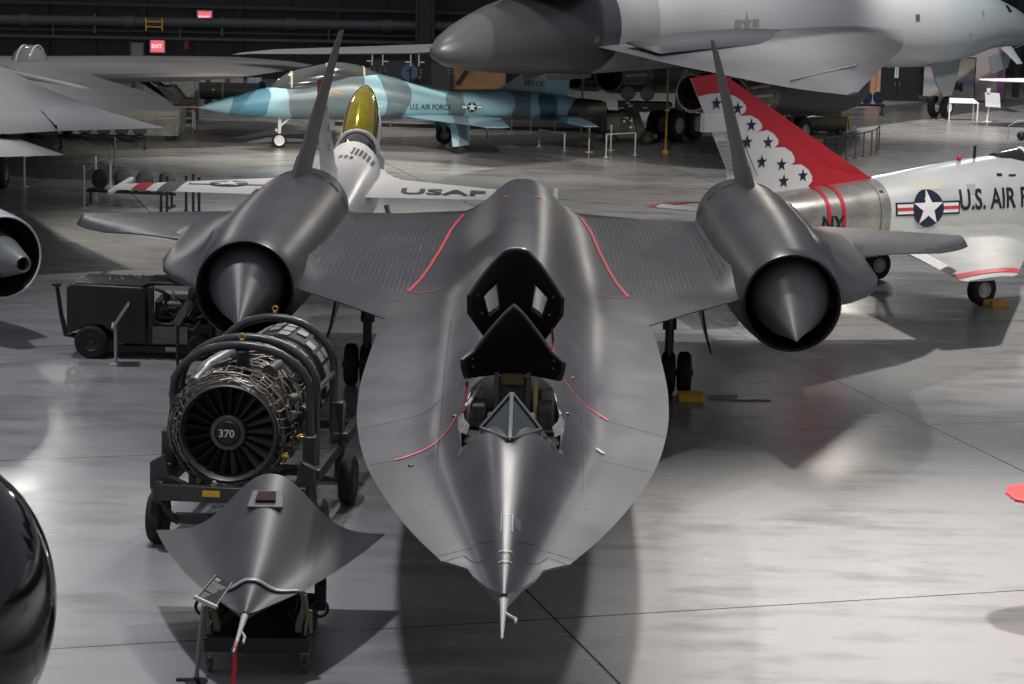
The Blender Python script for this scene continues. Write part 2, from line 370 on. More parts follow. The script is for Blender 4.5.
def sr_top(l, b):
    w = sr_w(b); t = min(1, abs(l)/w); h = smooth(H_TAB, b); s = smooth(S_TAB, b); p = interp(P_TAB, b); th = interp(TH_TAB, b)
    if b < 13.8: edge = th*(1-t**2)
    else:
        k = min(1, (w-1.9)/1.6) if b < 25.3 else 0
        # distance to the leading edge thins the wing there
        le = 13.8 + (abs(l)-1.9)*1.42 if abs(l) > 1.9 else 13.8
        d = max(0, b-le); edge = th*min(1, (d/1.6)**.7)
        if b < 14.5: edge = max(edge, interp(TH_TAB, 13.8)*(1-t**2)*(14.5-b)/.7)
        if b > 25.3: edge = .03
    bell = math.exp(-(abs(l)/s)**p)
    fil = 0
    if b > 16: fil = .22*math.exp(-max(0, 3.30-abs(l))/.12)*min(1, (b-16)/1.2)*(1 if b < 24 else max(0, (25.3-b)/1.3))
    return ZC + .012 + edge + max(0, h-edge)*bell + fil
def sr_bot(l, b):
    th = interp(TH_TAB, b); w = sr_w(b); t = min(1, abs(l)/w); hb = smooth(HB_TAB, b); s = smooth(S_TAB, b)*1.05
    e = th*(1-t**4)*.7
    return ZC - .012 - e - max(0, hb-e)*math.exp(-(abs(l)/max(s, .1))**2.4)
def sr_fuselage(root):
    st = sorted(set([round(x, 3) for x in [0, .04, .08, .2, .33, .5, .64, .78, .9, .95, 1.0, 1.08, 1.15, 1.3] + [1.5+.25*k for k in range(50)] + [13.6, 13.74, 13.82] + [14+.2*k for k in range(14)] + [17+.4*k for k in range(21)] + [25.3, 25.4, 25.5, 25.8, 26.2, 26.7, 27.2, 27.8, 28.4, 28.9, 29.3]]))
    NP = 56; mb = MB(); rings = []
    for b in st:
        w = sr_w(b); s = min(w, smooth(S_TAB, b)*1.9); ls = []
        for k in range(NP+1):
            u = -1 + 2*k/NP; a = abs(u)
            l = s*(a/.62) if a < .62 else s + (w-s)*(a-.62)/.38
            ls.append(math.copysign(l, u))
        ring = [(l, b, sr_top(l, b)) for l in ls] + [(l, b, sr_bot(l, b)) for l in reversed(ls[1:-1])]
        rings.append(ring)
    mb.loft(rings, True)
    for i, f in enumerate(mb.f):
        c = sum((Vector(mb.v[k]) for k in f), Vector())/len(f)
        if c.y > 15.5 and c.y < 25.3 and len(f) == 4:
            if abs(c.x) > interp([(15.57, 1.64), (18, 1.41), (21, 1.28), (24.9, 1.1), (25.3, 1.08)], c.y) and c.y > 15.0+(abs(c.x)-1.5)*1.35 and c.z > ZC+.02: mb.m[i] = 2
    o = mb.build('fuselage', [SRP, duct_black, SRC], root, 50)
    return o
def sr_nacelle(root, sg):
    lat = 4.11*sg
    mb = MB(); zc = 2.305
    P = [(15.72, .735), (15.76, .75), (16.2, .785), (17, .835), (18.2, .885), (19.6, .915), (22, .92), (23.6, .91), (24.6, .87), (25.6, .79), (26.0, .74), (26.0, .70), (25.0, .66), (23.5, .5), (23.4, .01)]
    mb.lathe(P, (lat, 0, zc), (0, 1, 0), 56)
    nac = mb.build('nacelle', SRP, root, 40)
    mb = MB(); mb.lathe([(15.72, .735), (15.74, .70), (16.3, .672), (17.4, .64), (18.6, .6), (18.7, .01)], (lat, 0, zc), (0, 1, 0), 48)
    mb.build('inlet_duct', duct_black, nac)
    tip = Vector((4.03*sg, 14.27, 1.985)); end = Vector((lat, 18.4, zc)); base = Vector((lat, 15.95, zc-.0))
    mb = MB(); ax = (base-tip); L = ax.length
    prof = [(0, .004), (.02, .014), (.3*L, .16), (.62*L, .345), (.85*L, .487), (L, .565), (L+.12, .60), (L+.3, .612), (L+.7, .58), (L+1.4, .45)]
    mb.lathe(prof, tip, ax, 48); mb.build('inlet_spike', mat('spike_paint', (.075, .075, .08), .42, 0, .2, 2), nac)
    for a0, a1 in ((14, 30), (38, 53), (61, 76)):
        for q in (-1, 1):
            mb = MB(); L_, R_ = [], []
            for k in range(7):
                a = R(a0+(a1-a0)*k/6)*q
                for lst, b in ((L_, 23.75), (R_, 24.1)):
                    r = interp(P[2:9], b)+.004; lst.append((lat+r*sin(a), b, zc+r*cos(a)))
            mb.strip(L_, R_); mb.build('bypass_door', duct_black, nac)
    return nac
def sr_outer(root, sg):
    LE = [(4.70, 15.85), (5.08, 16.4), (5.42, 17.1), (5.70, 18.0), (5.86, 19.0), (5.90, 20.0), (5.88, 21.0), (5.95, 21.55), (6.35, 22.05), (7.0, 22.85), (7.75, 23.75), (8.3, 24.7), (8.48, 25.2), (8.55, 25.75), (8.52, 26.0)]
    def z0(l): return 2.25 - max(0, l-5.2)*.06
    rings = []; mb = MB(); N = 22
    te = lambda l: 25.3 + (l-4)*.155
    # spanwise sections; each runs from the leading edge back to the trailing edge
    ls = [4.3, 4.7, 4.8, 4.9, 5.0, 5.08, 5.2, 5.42, 5.6, 5.7, 5.8, 5.86, 5.9, 5.95, 6.15, 6.35, 6.7, 7.0, 7.35, 7.7, 8.0, 8.2, 8.36, 8.46, 8.51]
    inv = sorted([(l, b) for l, b in LE[:6]]) + [(5.95, 21.55)] + LE[8:13] + [(8.51, 25.7)]
    def le(l):
        if l < 4.7: return 15.85
        return interp(inv, l) if l <= 8.51 else 25.7
    def ztop(l, b, x):
        th = .11*max(.0, 1-(l-4.3)/5.0)
        e = .006 + th*min(1, ((b-le(l))/1.2)**.6)*min(1, max(0, te(l)-b)/1.8)**.8
        f = .62*math.exp(-max(0, l-4.86)/.26)*min(1, max(0, b-le(4.9))/1.6)*min(1, max(0, te(l)-b)/2.2)
        return z0(l)+e+f
    for l in ls:
        a, b_ = le(l), te(l); top = []; bot = []
        for k in range(N+1):
            t = k/N; t = t*t*(1.6-.6*t) if True else t
            b = a+(b_-a)*t; zt = ztop(l, b, t); droop = 0
            if l > 6.6: droop = -.09*min(1, (l-6.6)/1.2)*max(0, 1-(b-a)/.55)**1.4
            top.append((l*sg, b, zt+droop)); bot.append((l*sg, b, z0(l)-(zt-z0(l))*.5-.004+droop))
        rings.append(top+list(reversed(bot[1:-1])))
    mb.loft(rings, True)
    for i, f in enumerate(mb.f):
        c = sum((Vector(mb.v[k]) for k in f), Vector())/len(f); l = abs(c.x)
        if len(f) == 4 and l > 7.15 and c.y-le(l) < .30*min(1, (l-7.0)/.6) : mb.m[i] = 1  # shade on the drooped tip edge painted in as a black band
        elif l > 5.9 and l < 7.6 and c.y-le(l) > .7 and c.y < te(l)-.8 and c.z > z0(l): mb.m[i] = 2
    return mb.build('outer_wing', [SRP, black_paint, SRC], root, 50)
def sr_fin(root, sg):
    rl, tl = 4.11*sg, 3.57*sg; nx = Vector((cos(R(13.5))*sg, 0, sin(R(13.5)))); 
    d = Vector((tl-rl, 0, 5.66-3.1))
    def P(t, b): return (rl+d.x*t, b, 3.1+d.z*t)
    o = airfoil([(P(0, 22.6), P(0, 26.2), .30), (P(.14, 22.95), P(.14, 26.35), .26), (P(.16, 23.0), P(.16, 26.4), .22), (P(.6, 24.35), P(.6, 26.75), .15), (P(.93, 25.5), P(.93, 27.0), .08), (P(1, 26.1), P(1, 27.0), .05)], nx, 8)
    return o.build('tail_fin', mat('fin_paint', (.07, .065, .064), .5, 0, .15, 2), root, 30)
def sr_line(root, pts, w=.035, name='red_marking_line', m=None, raise_=.012):
    pts = [Vector((p[0], p[1])) for p in pts]
    q = []
    for i in range(len(pts)-1):
        n = max(2, int((pts[i+1]-pts[i]).length/.12))
        q += [pts[i].lerp(pts[i+1], k/n) for k in range(n)]
    q.append(pts[-1]); L_, R_ = [], []
    for i, p in enumerate(q):
        t = (q[min(i+1, len(q)-1)]-q[max(i-1, 0)]).normalized(); nn = Vector((-t.y, t.x))*w/2
        for lst, s in ((L_, 1), (R_, -1)):
            e = p+nn*s; lst.append((e.x, e.y, sr_top(e.x, e.y)+raise_))
    mb = MB(); mb.strip(L_, R_); return mb.build(name, m or line_red, root)

sr = thing('spy_plane', 'large matte black twin-engine jet with open cockpits and needle nose, centre of the hall', 'aircraft', (-.016, 19.084, 0), -.006)
fus = sr_fuselage(sr)
cut = MB(); cut.prism([(-.30, 4.1, 2.42), (.30, 4.1, 2.42), (.5, 4.4, 2.42), (.53, 5.3, 2.42), (.44, 6.12, 2.42), (-.44, 6.12, 2.42), (-.53, 5.3, 2.42), (-.5, 4.4, 2.42)], (0, 0, 1.2), 0)
c1 = cut.build('cutter', [duct_black]); c1.parent = sr; bpy.context.view_layer.update(); bool_diff(fus, c1)
cut = MB(); cut.prism([(-.42, 6.75, 2.45), (.42, 6.75, 2.45), (.5, 7.2, 2.45), (.46, 8.2, 2.45), (-.46, 8.2, 2.45), (-.5, 7.2, 2.45)], (0, 0, 1.2), 0)
c1 = cut.build('cutter', [duct_black]); c1.parent = sr; bpy.context.view_layer.update(); bool_diff(fus, c1)
me = fus.data
# the walls of the two cockpit wells are black
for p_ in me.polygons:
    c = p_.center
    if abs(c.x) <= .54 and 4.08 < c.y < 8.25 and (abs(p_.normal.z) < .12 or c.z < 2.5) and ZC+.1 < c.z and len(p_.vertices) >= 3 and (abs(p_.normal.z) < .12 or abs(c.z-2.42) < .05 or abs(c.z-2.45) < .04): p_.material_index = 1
for sg in (-1, 1):
    sr_nacelle(sr, sg); sr_outer(sr, sg); sr_fin(sr, sg)
    sr_line(sr, [(1.10*sg, 24.9), (1.16*sg, 23.8), (1.24*sg, 22.2), (1.28*sg, 21.0), (1.33*sg, 19.6), (1.41*sg, 18.0), (1.5*sg, 16.8), (1.64*sg, 15.57)], .05)
    sr_line(sr, [(1.64*sg, 15.57), (1.5*sg, 15.45), (1.3*sg, 15.45), (1.12*sg, 15.6)], .025)
sr_line(sr, [(-1.21, 4.86), (-1.12, 4.96), (-1.04, 5.07), (-.95, 5.18), (-.87, 5.28), (-.78, 5.37), (-.69, 5.47), (-.64, 5.55), (-.59, 5.66)], .026)
sr_line(sr, [(.55, 7.30), (.61, 7.32), (.67, 7.30), (.74, 7.28), (.82, 7.25), (.88, 7.22), (.95, 7.17), (1.02, 7.08), (1.08, 6.96)], .026)
sr_line(sr, [(-3.2, 24.7), (-3.24, 23.6)], .05); sr_line(sr, [(3.2, 24.7), (3.24, 23.6)], .05)
seam = mat('panel_seam', (.04, .04, .042), .5)
for sg in (-1, 1):
    sr_line(sr, [(.12*sg, 1.15), (.25*sg, 1.45), (.39*sg, 1.42), (.62*sg, 1.28)], .012, 'panel_seam', seam, .006)
    sr_line(sr, [(.18*sg, .95), (.30*sg, 1.06), (.38*sg, 1.26), (.49*sg, 1.16), (.58*sg, 1.10)], .012, 'panel_seam', seam, .006)
    sr_line(sr, [(.8*sg, 7.4), (1.05*sg, 7.0), (1.3*sg, 6.8), (1.7*sg, 6.45)], .014, 'panel_seam', seam, .006)
    sr_line(sr, [(.75*sg, 3.0), (.78*sg, 6), (.86*sg, 9), (.9*sg, 12.5)], .012, 'panel_seam', seam, .006)
    sr_line(sr, [(.95*sg, 5.0), (1.2*sg, 4.9), (1.45*sg, 4.75)], .012, 'panel_seam', seam, .006)
mb = MB(); mb.lathe([(-1.06, .004), (-1.04, .011), (-.75, .017), (-.08, .032), (.05, .04)], (0, 0, ZC+.0), (0, 1, 0), 14, True)
pit = mb.build('pitot_probe', mat('probe_white', (.62, .61, .6), .35), sr)
mb = MB(); mb.tube([(.015, -.36, ZC), (.07, -.43, ZC-.01), (.105, -.48, ZC-.01), (.105, -.58, ZC-.01)], .013, 8); mb.build('alpha_vane', mat('probe_white', (.62, .61, .6), .35), pit)
# nose-top details: little access panel outline, lettering block, clamp band
pan = mat('panel_pale', (.30, .29, .30), .5)
sr_line(sr, [(-.05, 1.59), (-.05, 1.2)], .008, 'access_panel_seam', pan); sr_line(sr, [(.05, 1.59), (.05, 1.2)], .012, 'access_panel_seam', pan)
sr_line(sr, [(-.05, 1.59), (.05, 1.59)], .008, 'access_panel_seam', pan)
for k in range(5): sr_line(sr, [(.085, 1.52-k*.045), (.125, 1.52-k*.045)], .012, 'stencil_line', pan)
for k in (.80, .60): sr_line(sr, [(-.06, k), (0, k-.01), (.06, k)], .02, 'clamp_band', mat('band', (.42, .42, .43), .4))
sr_line(sr, [(.92, 5.46), (.99, 5.30)], .05, 'pale_patch', pan)
for q, (l, b) in enumerate(((-1.03, 4.61), (-.62, 5.75), (.69, 8.05), (.60, 5.85))):
    mb = MB(); mb.ball((l, b, sr_top(l, b)+.005), .03, 8, (1, 1, .5)); mb.build('vent_cap', black_paint, sr)
for sx in (-.25, .25):
    sr_line(sr, [(sx, 21.6), (sx*1.3, 21.8)], .08, 'red_fuel_mark', line_red)

# windshield
wf = mat('frame_grey', (.045, .045, .048), .4); glass_dark = mat('cockpit_glass', (.012, .02, .02), .06, 0, spec=.8)
mb = MB(); F_, T_, A_, B_ = Vector((0, 3.5, 2.83)), Vector((0, 4.45, 3.12)), Vector((-.305, 4.2, 2.80)), Vector((.305, 4.2, 2.80))
for a, b in ((F_, T_), (F_+Vector((-.02, .0, .02)), A_), (F_+Vector((.02, 0, .02)), B_), (A_, T_), (B_, T_)): mb.bar(a, b, .036, .04)
ws = mb.build('windshield_frame', wf, sr)
for X_ in (A_, B_):
    mb = MB(); mb.add([F_, T_, X_, F_+Vector((0, .01, -.012)), T_+Vector((0, .01, -.012)), X_+Vector((0, .01, -.012))], [(0, 1, 2), (5, 4, 3), (0, 3, 4, 1), (1, 4, 5, 2), (2, 5, 3, 0)]); mb.build('windshield_pane', glass_dark, ws)
# fairing in front of the windshield
mb = MB()
for X_ in (A_, B_): mb.add([F_+Vector((0, -.05, -.10)), F_, X_, X_+Vector((0, -.05, -.16))], [(0, 1, 2, 3)])
mb.build('windshield_sill', black_paint, sr)
# seat and cockpit fittings
seat_m = mat('seat_dark', (.03, .03, .03), .6); brown = mat('seat_brown', (.14, .085, .03), .7); redp = mat('seat_red', (.14, .02, .02), .6); tan_ = mat('harness_tan', (.25, .23, .17), .7)
mb = MB(); mb.box((0, 5.62, 2.75), (.40, .12, .62), Matrix.Rotation(R(-14), 3, 'X')); mb.box((0, 5.2, 2.52), (.40, .5, .14)); st_ = mb.build('ejection_seat', seat_m, sr, bevel=.02)
mb = MB(); mb.box((0, 5.63, 3.03), (.26, .14, .14), Matrix.Rotation(R(-14), 3, 'X')); mb.build('headrest', brown, st_, bevel=.03)
for s in (-1, 1):
    mb = MB(); mb.box((.17*s, 5.56, 2.86), (.05, .06, .52), Matrix.Rotation(R(-14), 3, 'X')); mb.build('seat_rail', mat('rail_grey', (.06, .06, .06), .4), st_)
mb = MB(); mb.tube([(.24, 5.5, 3.05), (.25, 5.3, 2.8), (.25, 5.1, 2.6)], .025, 8); mb.build('yellow_hose', mat('hose_yellow', (.35, .3, .1), .5), st_)
for s in (-1, 1):
    mb = MB(); mb.box((.36*s, 5.35, 2.72), (.16, .4, .25)); mb.build('side_console', mat('console', (.07, .065, .06), .6, 0, .6, 14), sr, bevel=.02)
    mb = MB(); mb.box((.38*s, 5.58, 2.86), (.14, .14, .16)); mb.build('equipment_box', mat('equip', (.17, .16, .145), .6, 0, .4, 12), sr, bevel=.02)
mb = MB(); mb.box((0, 4.62, 2.80), (.5, .25, .14)); mb.build('instrument_coaming', redp, sr, bevel=.03)
mb = MB(); mb.prism([(-.49, 5.1, 2.81), (-.36, 5.75, 2.9), (-.33, 5.72, 2.97), (-.44, 5.1, 2.86)], (-.012, 0, .012)); mb.build('white_placard', mat('placard_white', (.55, .52, .5), .6, 0, .3, 20), sr)
for q in ((-.475, 4.36), (.475, 4.36)):
    s = 1 if q[0] > 0 else -1
    mb = MB()
    for k in range(3):
        mb.add([(s*(.42+.05*k), 4.28+.02*k, 2.72), (s*(.47+.04*k), 4.36+.1*k, 2.74), (s*(.5+.012*k), 4.5+.2*k, 2.80), (s*(.53+.01*k), 4.45+.2*k, 2.70)], [(0, 1, 2, 3)])
    mb.prism([(s*.45, 4.25, 2.72), (s*.53, 4.45, 2.72), (s*.545, 4.85, 2.76), (s*.50, 4.85, 2.82), (s*.48, 4.5, 2.83), (s*.42, 4.3, 2.81)], (s*.012, 0, .005))
    mb.build('sill_trim', mat('sill_metal', (.55, .55, .56), .3, .7, .4, 20), sr)
mb = MB(); mb.bar((-.49, 5.75, 2.96), (-.51, 4.95, 2.80), .025, .025); mb.build('canopy_strut', mat('strut_red', (.22, .015, .02), .4), sr)
mb = MB(); mb.bar((.43, 8.0, 3.2), (.46, 6.9, 2.98), .025, .025); mb.build('canopy_strut', mat('strut_red', (.22, .015, .02), .4), sr)

def canopy(name, hb, hz, ang, Lc, cut_, pw, hw_aft, hw, roof, win, rex=2.3, kink=1.0, flat=0):
    """shell hinged at its rear edge, swung up by ang; u across, v forward"""
    rot = Matrix.Rotation(R(-ang), 3, 'X')
    NU, NV = 24, 12
    def pt(u, v, off):
        F = Lc - cut_*max(0, (min(abs(u), kink)-flat)/(kink-flat))**pw
        half = (hw_aft+(hw-hw_aft)*min(1, v*1.7))
        y = -v*F; x = half*u*(1-off/half); z = (roof-off*1.2)*(1-abs(u)**rex)*min(1, .22+v*1.3)
        p = rot @ Vector((x, y, z)); return (p.x, p.y+hb, p.z+hz)
    us = [-1+2*i/NU for i in range(NU+1)]; vs_ = [j/NV for j in range(NV+1)]
    mb = MB(); idx = {}
    def vid(i, j, k):
        if (i, j, k) not in idx: idx[(i, j, k)] = len(mb.v); mb.v.append(pt(us[i], vs_[j], .045*k))
        return idx[(i, j, k)]
    def isw(i, j): return win and any(a <= i < b and c <= j < d for a, b, c, d in win)
    def fadd(f): mb.f.append(f); mb.m.append(0)
    for i in range(NU):
        for j in range(NV):
            if isw(i, j): continue
            fadd((vid(i, j, 0), vid(i+1, j, 0), vid(i+1, j+1, 0), vid(i, j+1, 0)))
            fadd((vid(i, j, 1), vid(i, j+1, 1), vid(i+1, j+1, 1), vid(i+1, j, 1)))
            for (di, dj, e) in ((-1, 0, ((i, j), (i, j+1))), (1, 0, ((i+1, j), (i+1, j+1))), (0, -1, ((i, j), (i+1, j))), (0, 1, ((i, j+1), (i+1, j+1)))):
                ii, jj = i+di, j+dj
                if ii < 0 or ii >= NU or jj < 0 or jj >= NV or isw(ii, jj):
                    (a, b), (c, d) = e; fadd((vid(a, b, 0), vid(c, d, 0), vid(c, d, 1), vid(a, b, 1)))
    o = mb.build(name, [mat('canopy_black', (.0045, .0045, .005), .5)], sr, 40)
    for (a, b, c, d) in (win or []):
        g = MB(); L_ = [pt(us[i], vs_[c], .02) for i in range(a, b+1)]; R_ = [pt(us[i], vs_[d], .02) for i in range(a, b+1)]
        g.strip(L_, R_); g.build('canopy_window', mat('canopy_pane', (.62, .70, .70), .08, 0, alpha=.35), o)
        fr = MB(); e = .05
        ring = [pt(us[a], vs_[c], e), pt(us[b], vs_[c], e), pt(us[b], vs_[d], e), pt(us[a], vs_[d], e)]
        fr.tube(ring, .018, 6, closed=True); fr.build('window_frame', mat('canopy_frame', (.016, .016, .017), .4), o)
    # front rim
    fr = MB(); fr.tube([pt(u, 1, .02) for u in us], .02, 6); fr.build('canopy_rim', mat('canopy_rim', (.10, .10, .105), .35, .3), o)
    for u in (-.85, .85):
        for v in (.45, .8):
            g = MB(); q = pt(u, v, .05); g.ball(q, .016, 8); g.build('latch', grey_steel, o)
    return o
pc = canopy('front_canopy', 5.88, 2.98, 30, 1.40, .80, 1.0, .53, .56, .36, None, 1.45, .76)
rc = canopy('rear_canopy', 8.25, 3.0, 40, 1.48, .50, 1.0, .36, .56, .36, [(3, 7, 4, 8), (17, 21, 4, 8)], 1.9, 1.0, .22)
mb = MB(); mb.box((-.12, 7.66, 4.0), (.07, .01, .1), Matrix.Rotation(R(-45), 3, 'X')); mb.build('canopy_label', mat('label_tan', (.45, .33, .2), .6), rc)

# landing gear
gear_m = mat('gear_dark', (.05, .05, .052), .4, .4)
for sg in (-1, 1):
    x0 = 2.56*sg
    mb = MB(); mb.cyl((x0, 20.1, .36), (x0, 20.1, 1.2), .075, None, 14); mb.cyl((x0, 20.1, 1.1), (x0-.05*sg, 20.15, 2.3), .12, None, 14); mb.bar((x0, 20.1, 1.2), (x0-.1*sg, 21.2, 2.2), .08, .08); mb.bar((x0, 19.95, 1.35), (x0, 19.95, .6), .05, .05); mb.box((x0, 20.0, 1.45), (.26, .2, .22))
    g = mb.build('main_gear_leg', gear_m, sr)
    mb = MB(); mb.cyl((x0-.42, 20.1, .36), (x0+.42, 20.1, .36), .06, None, 12); mb.build('axle', gear_m, g)
    mb = MB(); mb.ball((x0, 19.88, 1.62), .06, 10); mb.build('landing_light', mat('lamp_glass', (.5, .5, .5), .2), g)
    for k in (-1, 0, 1): wheel(sr, (x0+k*.27, 20.1, .36), .36, .22, mat('wheel_silver', (.25, .25, .26), .4, .5), (1, 0, 0), 'main_wheel')
    mb = MB(); mb.prism([(x0+.40*sg, 19.5, 2.2), (x0+.40*sg, 20.9, 2.2), (x0+.52*sg, 20.8, 1.3), (x0+.68*sg, 20.6, .75), (x0+.68*sg, 19.8, .75), (x0+.52*sg, 19.6, 1.3)], (.03*sg, 0, 0)); mb.bar((x0, 20.0, 1.75), (x0+.42*sg, 20.0, 1.75), .05, .05); mb.build('gear_door', gear_m, sr)
mb = MB(); mb.cyl((0, 9.2, .32), (0, 9.35, 1.7), .08, None, 12); mb.build('nose_gear_leg', gear_m, sr)
for k in (-.17, .17): wheel(sr, (k, 9.2, .32), .32, .18, grey_steel, (1, 0, 0), 'nose_wheel')
# ------------------------------------------------------------------ jet engine on its trolley
eng_steel = mat('engine_steel', (.16, .155, .145), .38, .8, .4, 6); eng_dark = mat('engine_dark', (.035, .034, .032), .45, .6, .5, 8)
pipe_br = mat('engine_pipe', (.20, .175, .15), .42, .7, .3, 9); tit = mat('titanium_panel', (.36, .35, .33), .45, .6, .3, 5)
tr_paint = mat('trolley_paint', (.035, .036, .036), .32, 0, .3, 4)
EY = -.089; EZ = 1.53
en = thing('jet_engine', 'bare jet engine tangled in pipes, dark round intake marked 370, on a hooped trolley', 'engine', (-3.50, 28.4, 0), EY)
mb = MB(); mb.lathe([(.14, .545), (.02, .585), (0, .60), (.01, .612), (.05, .62), (.2, .62), (.3, .69)], (0, 0, EZ), (0, 1, 0), 48); mb.build('intake_ring', mat('ring_steel', (.13, .125, .115), .42, .8), en)
mb = MB(); mb.lathe([(.28, .69), (.3, .64), (.5, .62), (.55, .70), (.62, .70), (.64, .60), (1.5, .56), (1.52, .66), (1.58, .66), (1.6, .58), (2.3, .57), (2.32, .70), (2.4, .70), (2.42, .64), (3.1, .66)], (0, 0, EZ), (0, 1, 0), 40); mb.build('casing', eng_dark, en)
mb = MB(); mb.lathe([(.3, .21), (.3, .60)], (0, 0, EZ), (0, 1, 0), 40); mb.build('intake_back', duct_black, en)
vane_m = mat('vane_dark', (.022, .023, .02), .28, .4)
for k in range(21):
    a = 2*PI*k/21; u = Vector((cos(a), 0, sin(a))); w = Vector((-sin(a), 0, cos(a))); mb = MB()
    o0 = Vector((0, 0, EZ))
    mb.prism([o0+u*.19+Vector((0, .10, 0)), o0+u*.565+Vector((0, .07, 0)), o0+u*.575+w*.19+Vector((0, .22, 0)), o0+u*.19+w*.045+Vector((0, .22, 0))], w*.006); mb.build('guide_vane', vane_m, en)
mb = MB(); mb.lathe([(.25, .235), (.06, .23), (.035, .215), (.03, .165)], (0, 0, EZ), (0, 1, 0), 32); hb_ = mb.build('hub_ring', mat('hub_bronze', (.12, .105, .085), .35, .8), en)
mb = MB(); mb.lathe([(.04, .165), (.02, .14), (.012, .001)], (0, 0, EZ), (0, 1, 0), 28); hub = mb.build('hub_cap', mat('hub_black', (.008, .008, .008), .35), hb_)
text_on('lettering', '370', .135, lambda x, y: (x-.11, .003, EZ-.045+y), mat('stencil_white', (.6, .58, .52), .5), hb_)
# afterburner end: two segmented shrouds of pale panels
mb = MB(); mb.lathe([(3.1, .655), (3.12, .70), (4.2, .66), (4.2, .60), (3.8, .5), (3.79, .01)], (0, 0, EZ), (0, 1, 0), 40); ab = mb.build('afterburner_shroud', eng_dark, en)
for ring, (b0, b1, r0, r1) in enumerate(((2.62, 2.85, .665, .672), (3.14, 3.42, .708, .70), (3.5, 3.78, .70, .693), (3.86, 4.14, .69, .68))):
    for k in range(22):
        if (k*7+ring*3) % 5 == 0: continue
        a0 = 2*PI*(k+.12)/22; a1 = 2*PI*(k+.82)/22; mb = MB()
        q = [(r*sin(a), b, EZ+r*cos(a)) for b, r, a in ((b0, r0, a0), (b0, r0, a1), (b1, r1, a1), (b1, r1, a0))]
        c = Vector((sin((a0+a1)/2), 0, cos((a0+a1)/2)))*.012
        mb.prism(q, c); mb.build('shroud_panel', tit, ab)
# pipes: long runs and hoops round the casing, too many to count
rnd = random.Random(3); mb = MB()
def cpt(a, b, r): return (r*sin(a), b, EZ+r*cos(a))
for k in range(170):
    a = rnd.uniform(-PI, PI); b = rnd.uniform(.1, 2.5); r = rnd.uniform(.70, .80) - (.05 if b > .6 else 0); pts = []
    mode = rnd.random()
    if mode < .5:
        L_ = rnd.uniform(.3, 1.3)*rnd.choice((-1, 1)); n = 9
        for i in range(n): pts.append(cpt(a+L_*i/(n-1), b+.04*sin(i*1.3+k), r))
    else:
        L_ = rnd.uniform(.3, 1.1); n = 7
        for i in range(n): pts.append(cpt(a+.10*sin(i*1.1+k)+.25*(i/(n-1))*rnd.choice((0, 1)), min(2.9, b+L_*i/(n-1)), r+.015*sin(i*2+k)))
    mb.tube(pts, rnd.uniform(.007, .016), 5)
for k in range(40):
    a = 2*PI*k/40; pts = [cpt(a, .05+.02*(k % 3), .63), cpt(a+.05, .12, .70), cpt(a+.02*(k % 5), .30, .76+.02*(k % 2)), cpt(a+.1, .6, .74)]
    mb.tube(pts, .008, 5)
    a0 = rnd.uniform(-PI, PI); rr = rnd.uniform(.64, .80); mb.tube([cpt(a0+.12*i*rnd.choice((1, 1, .8)), .06+(rr-.64)*.9+.015*sin(i+k), rr+.01*sin(2*i+k)) for i in range(8)], rnd.uniform(.007, .014), 5)
pp = mb.build('pipework', pipe_br, en); pp['kind'] = 'stuff'
for (a, b, r, L_, w) in ((.5, .9, .72, .5, .1), (1.1, .5, .76, .3, .09), (1.5, 1.1, .73, .5, .12), (-.5, 1.5, .70, .7, .1), (2.0, .5, .74, .4, .1), (.1, 1.9, .7, .3, .13), (.95, 1.8, .7, .6, .07), (1.3, .25, .78, .2, .07)):
    mb = MB(); mb.cyl(cpt(a, b, r), cpt(a+.04, b+L_, r), w*.75, None, 14); mb.cyl(cpt(a, b-.03, r), cpt(a, b+.03, r), w*.85, None, 14); mb.build('accessory', eng_steel, en)
mb = MB(); mb.tube([cpt(-.75, .35, .74), cpt(-.6, .9, .80), cpt(-.42, 1.5, .78), cpt(-.35, 2.2, .72)], .085, 14); mb.build('bleed_duct', mat('bleed_duct', (.2, .2, .2), .4, .6), en)
for a, b, r in ((1.95, .1, .74), (2.6, .05, .74), (.75, 2.0, .73), (1.75, .6, .80), (-2.6, .1, .73)):
    mb = MB(); mb.cyl(cpt(a, b, r), cpt(a, b+.1, r+.02), .03, None, 8); mb.cyl(cpt(a, b, r-.02), cpt(a, b+.02, r+.06), .022, None, 8); mb.build('brass_fitting', mat('brass', (.5, .33, .07), .4, .7), en)

tr = thing('engine_trolley', 'black steel trolley with arched hoops and rubber wheels carrying the jet engine', 'trolley', (-3.44, 28.4, 0), EY)
def hoop(cx, y, hw, zs, za, zb, r):
    pts = [(cx-hw, y, zb), (cx-hw, y, zb+.3)] + [(cx+hw*sin(R(a)), y, zs+(za-zs)*cos(R(a))) for a in range(-90, 91, 9)] + [(cx+hw, y, zb+.3), (cx+hw, y, zb)]
    m = MB(); m.tube(pts, r, 12); return m.build('hoop', tr_paint, tr)
h1 = hoop(.03, .45, .87, 1.98, 2.57, .86, .055); h2 = hoop(.03, .85, .87, 1.98, 2.60, .86, .055); h3 = hoop(.03, 2.6, .80, 1.90, 2.56, .86, .055)
for h_, y in ((h1, .45), (h3, 2.6)):
    m = MB(); z = 2.57+.055; m.tube([(.03+.035*cos(a), y, z+.05+.035*sin(a)) for a in [2*PI*k/12 for k in range(12)]], .011, 6, closed=True); m.cyl((.03, y, z-.02), (.03, y, z+.02), .03, None, 8); m.build('lifting_eye', mat('brass', (.5, .33, .07), .4, .7), h_)
m = MB(); m.cyl((.03, .45, 2.52), (.03, .6, 2.2), .09, None, 12); m.build('engine_hanger', tr_paint, tr)
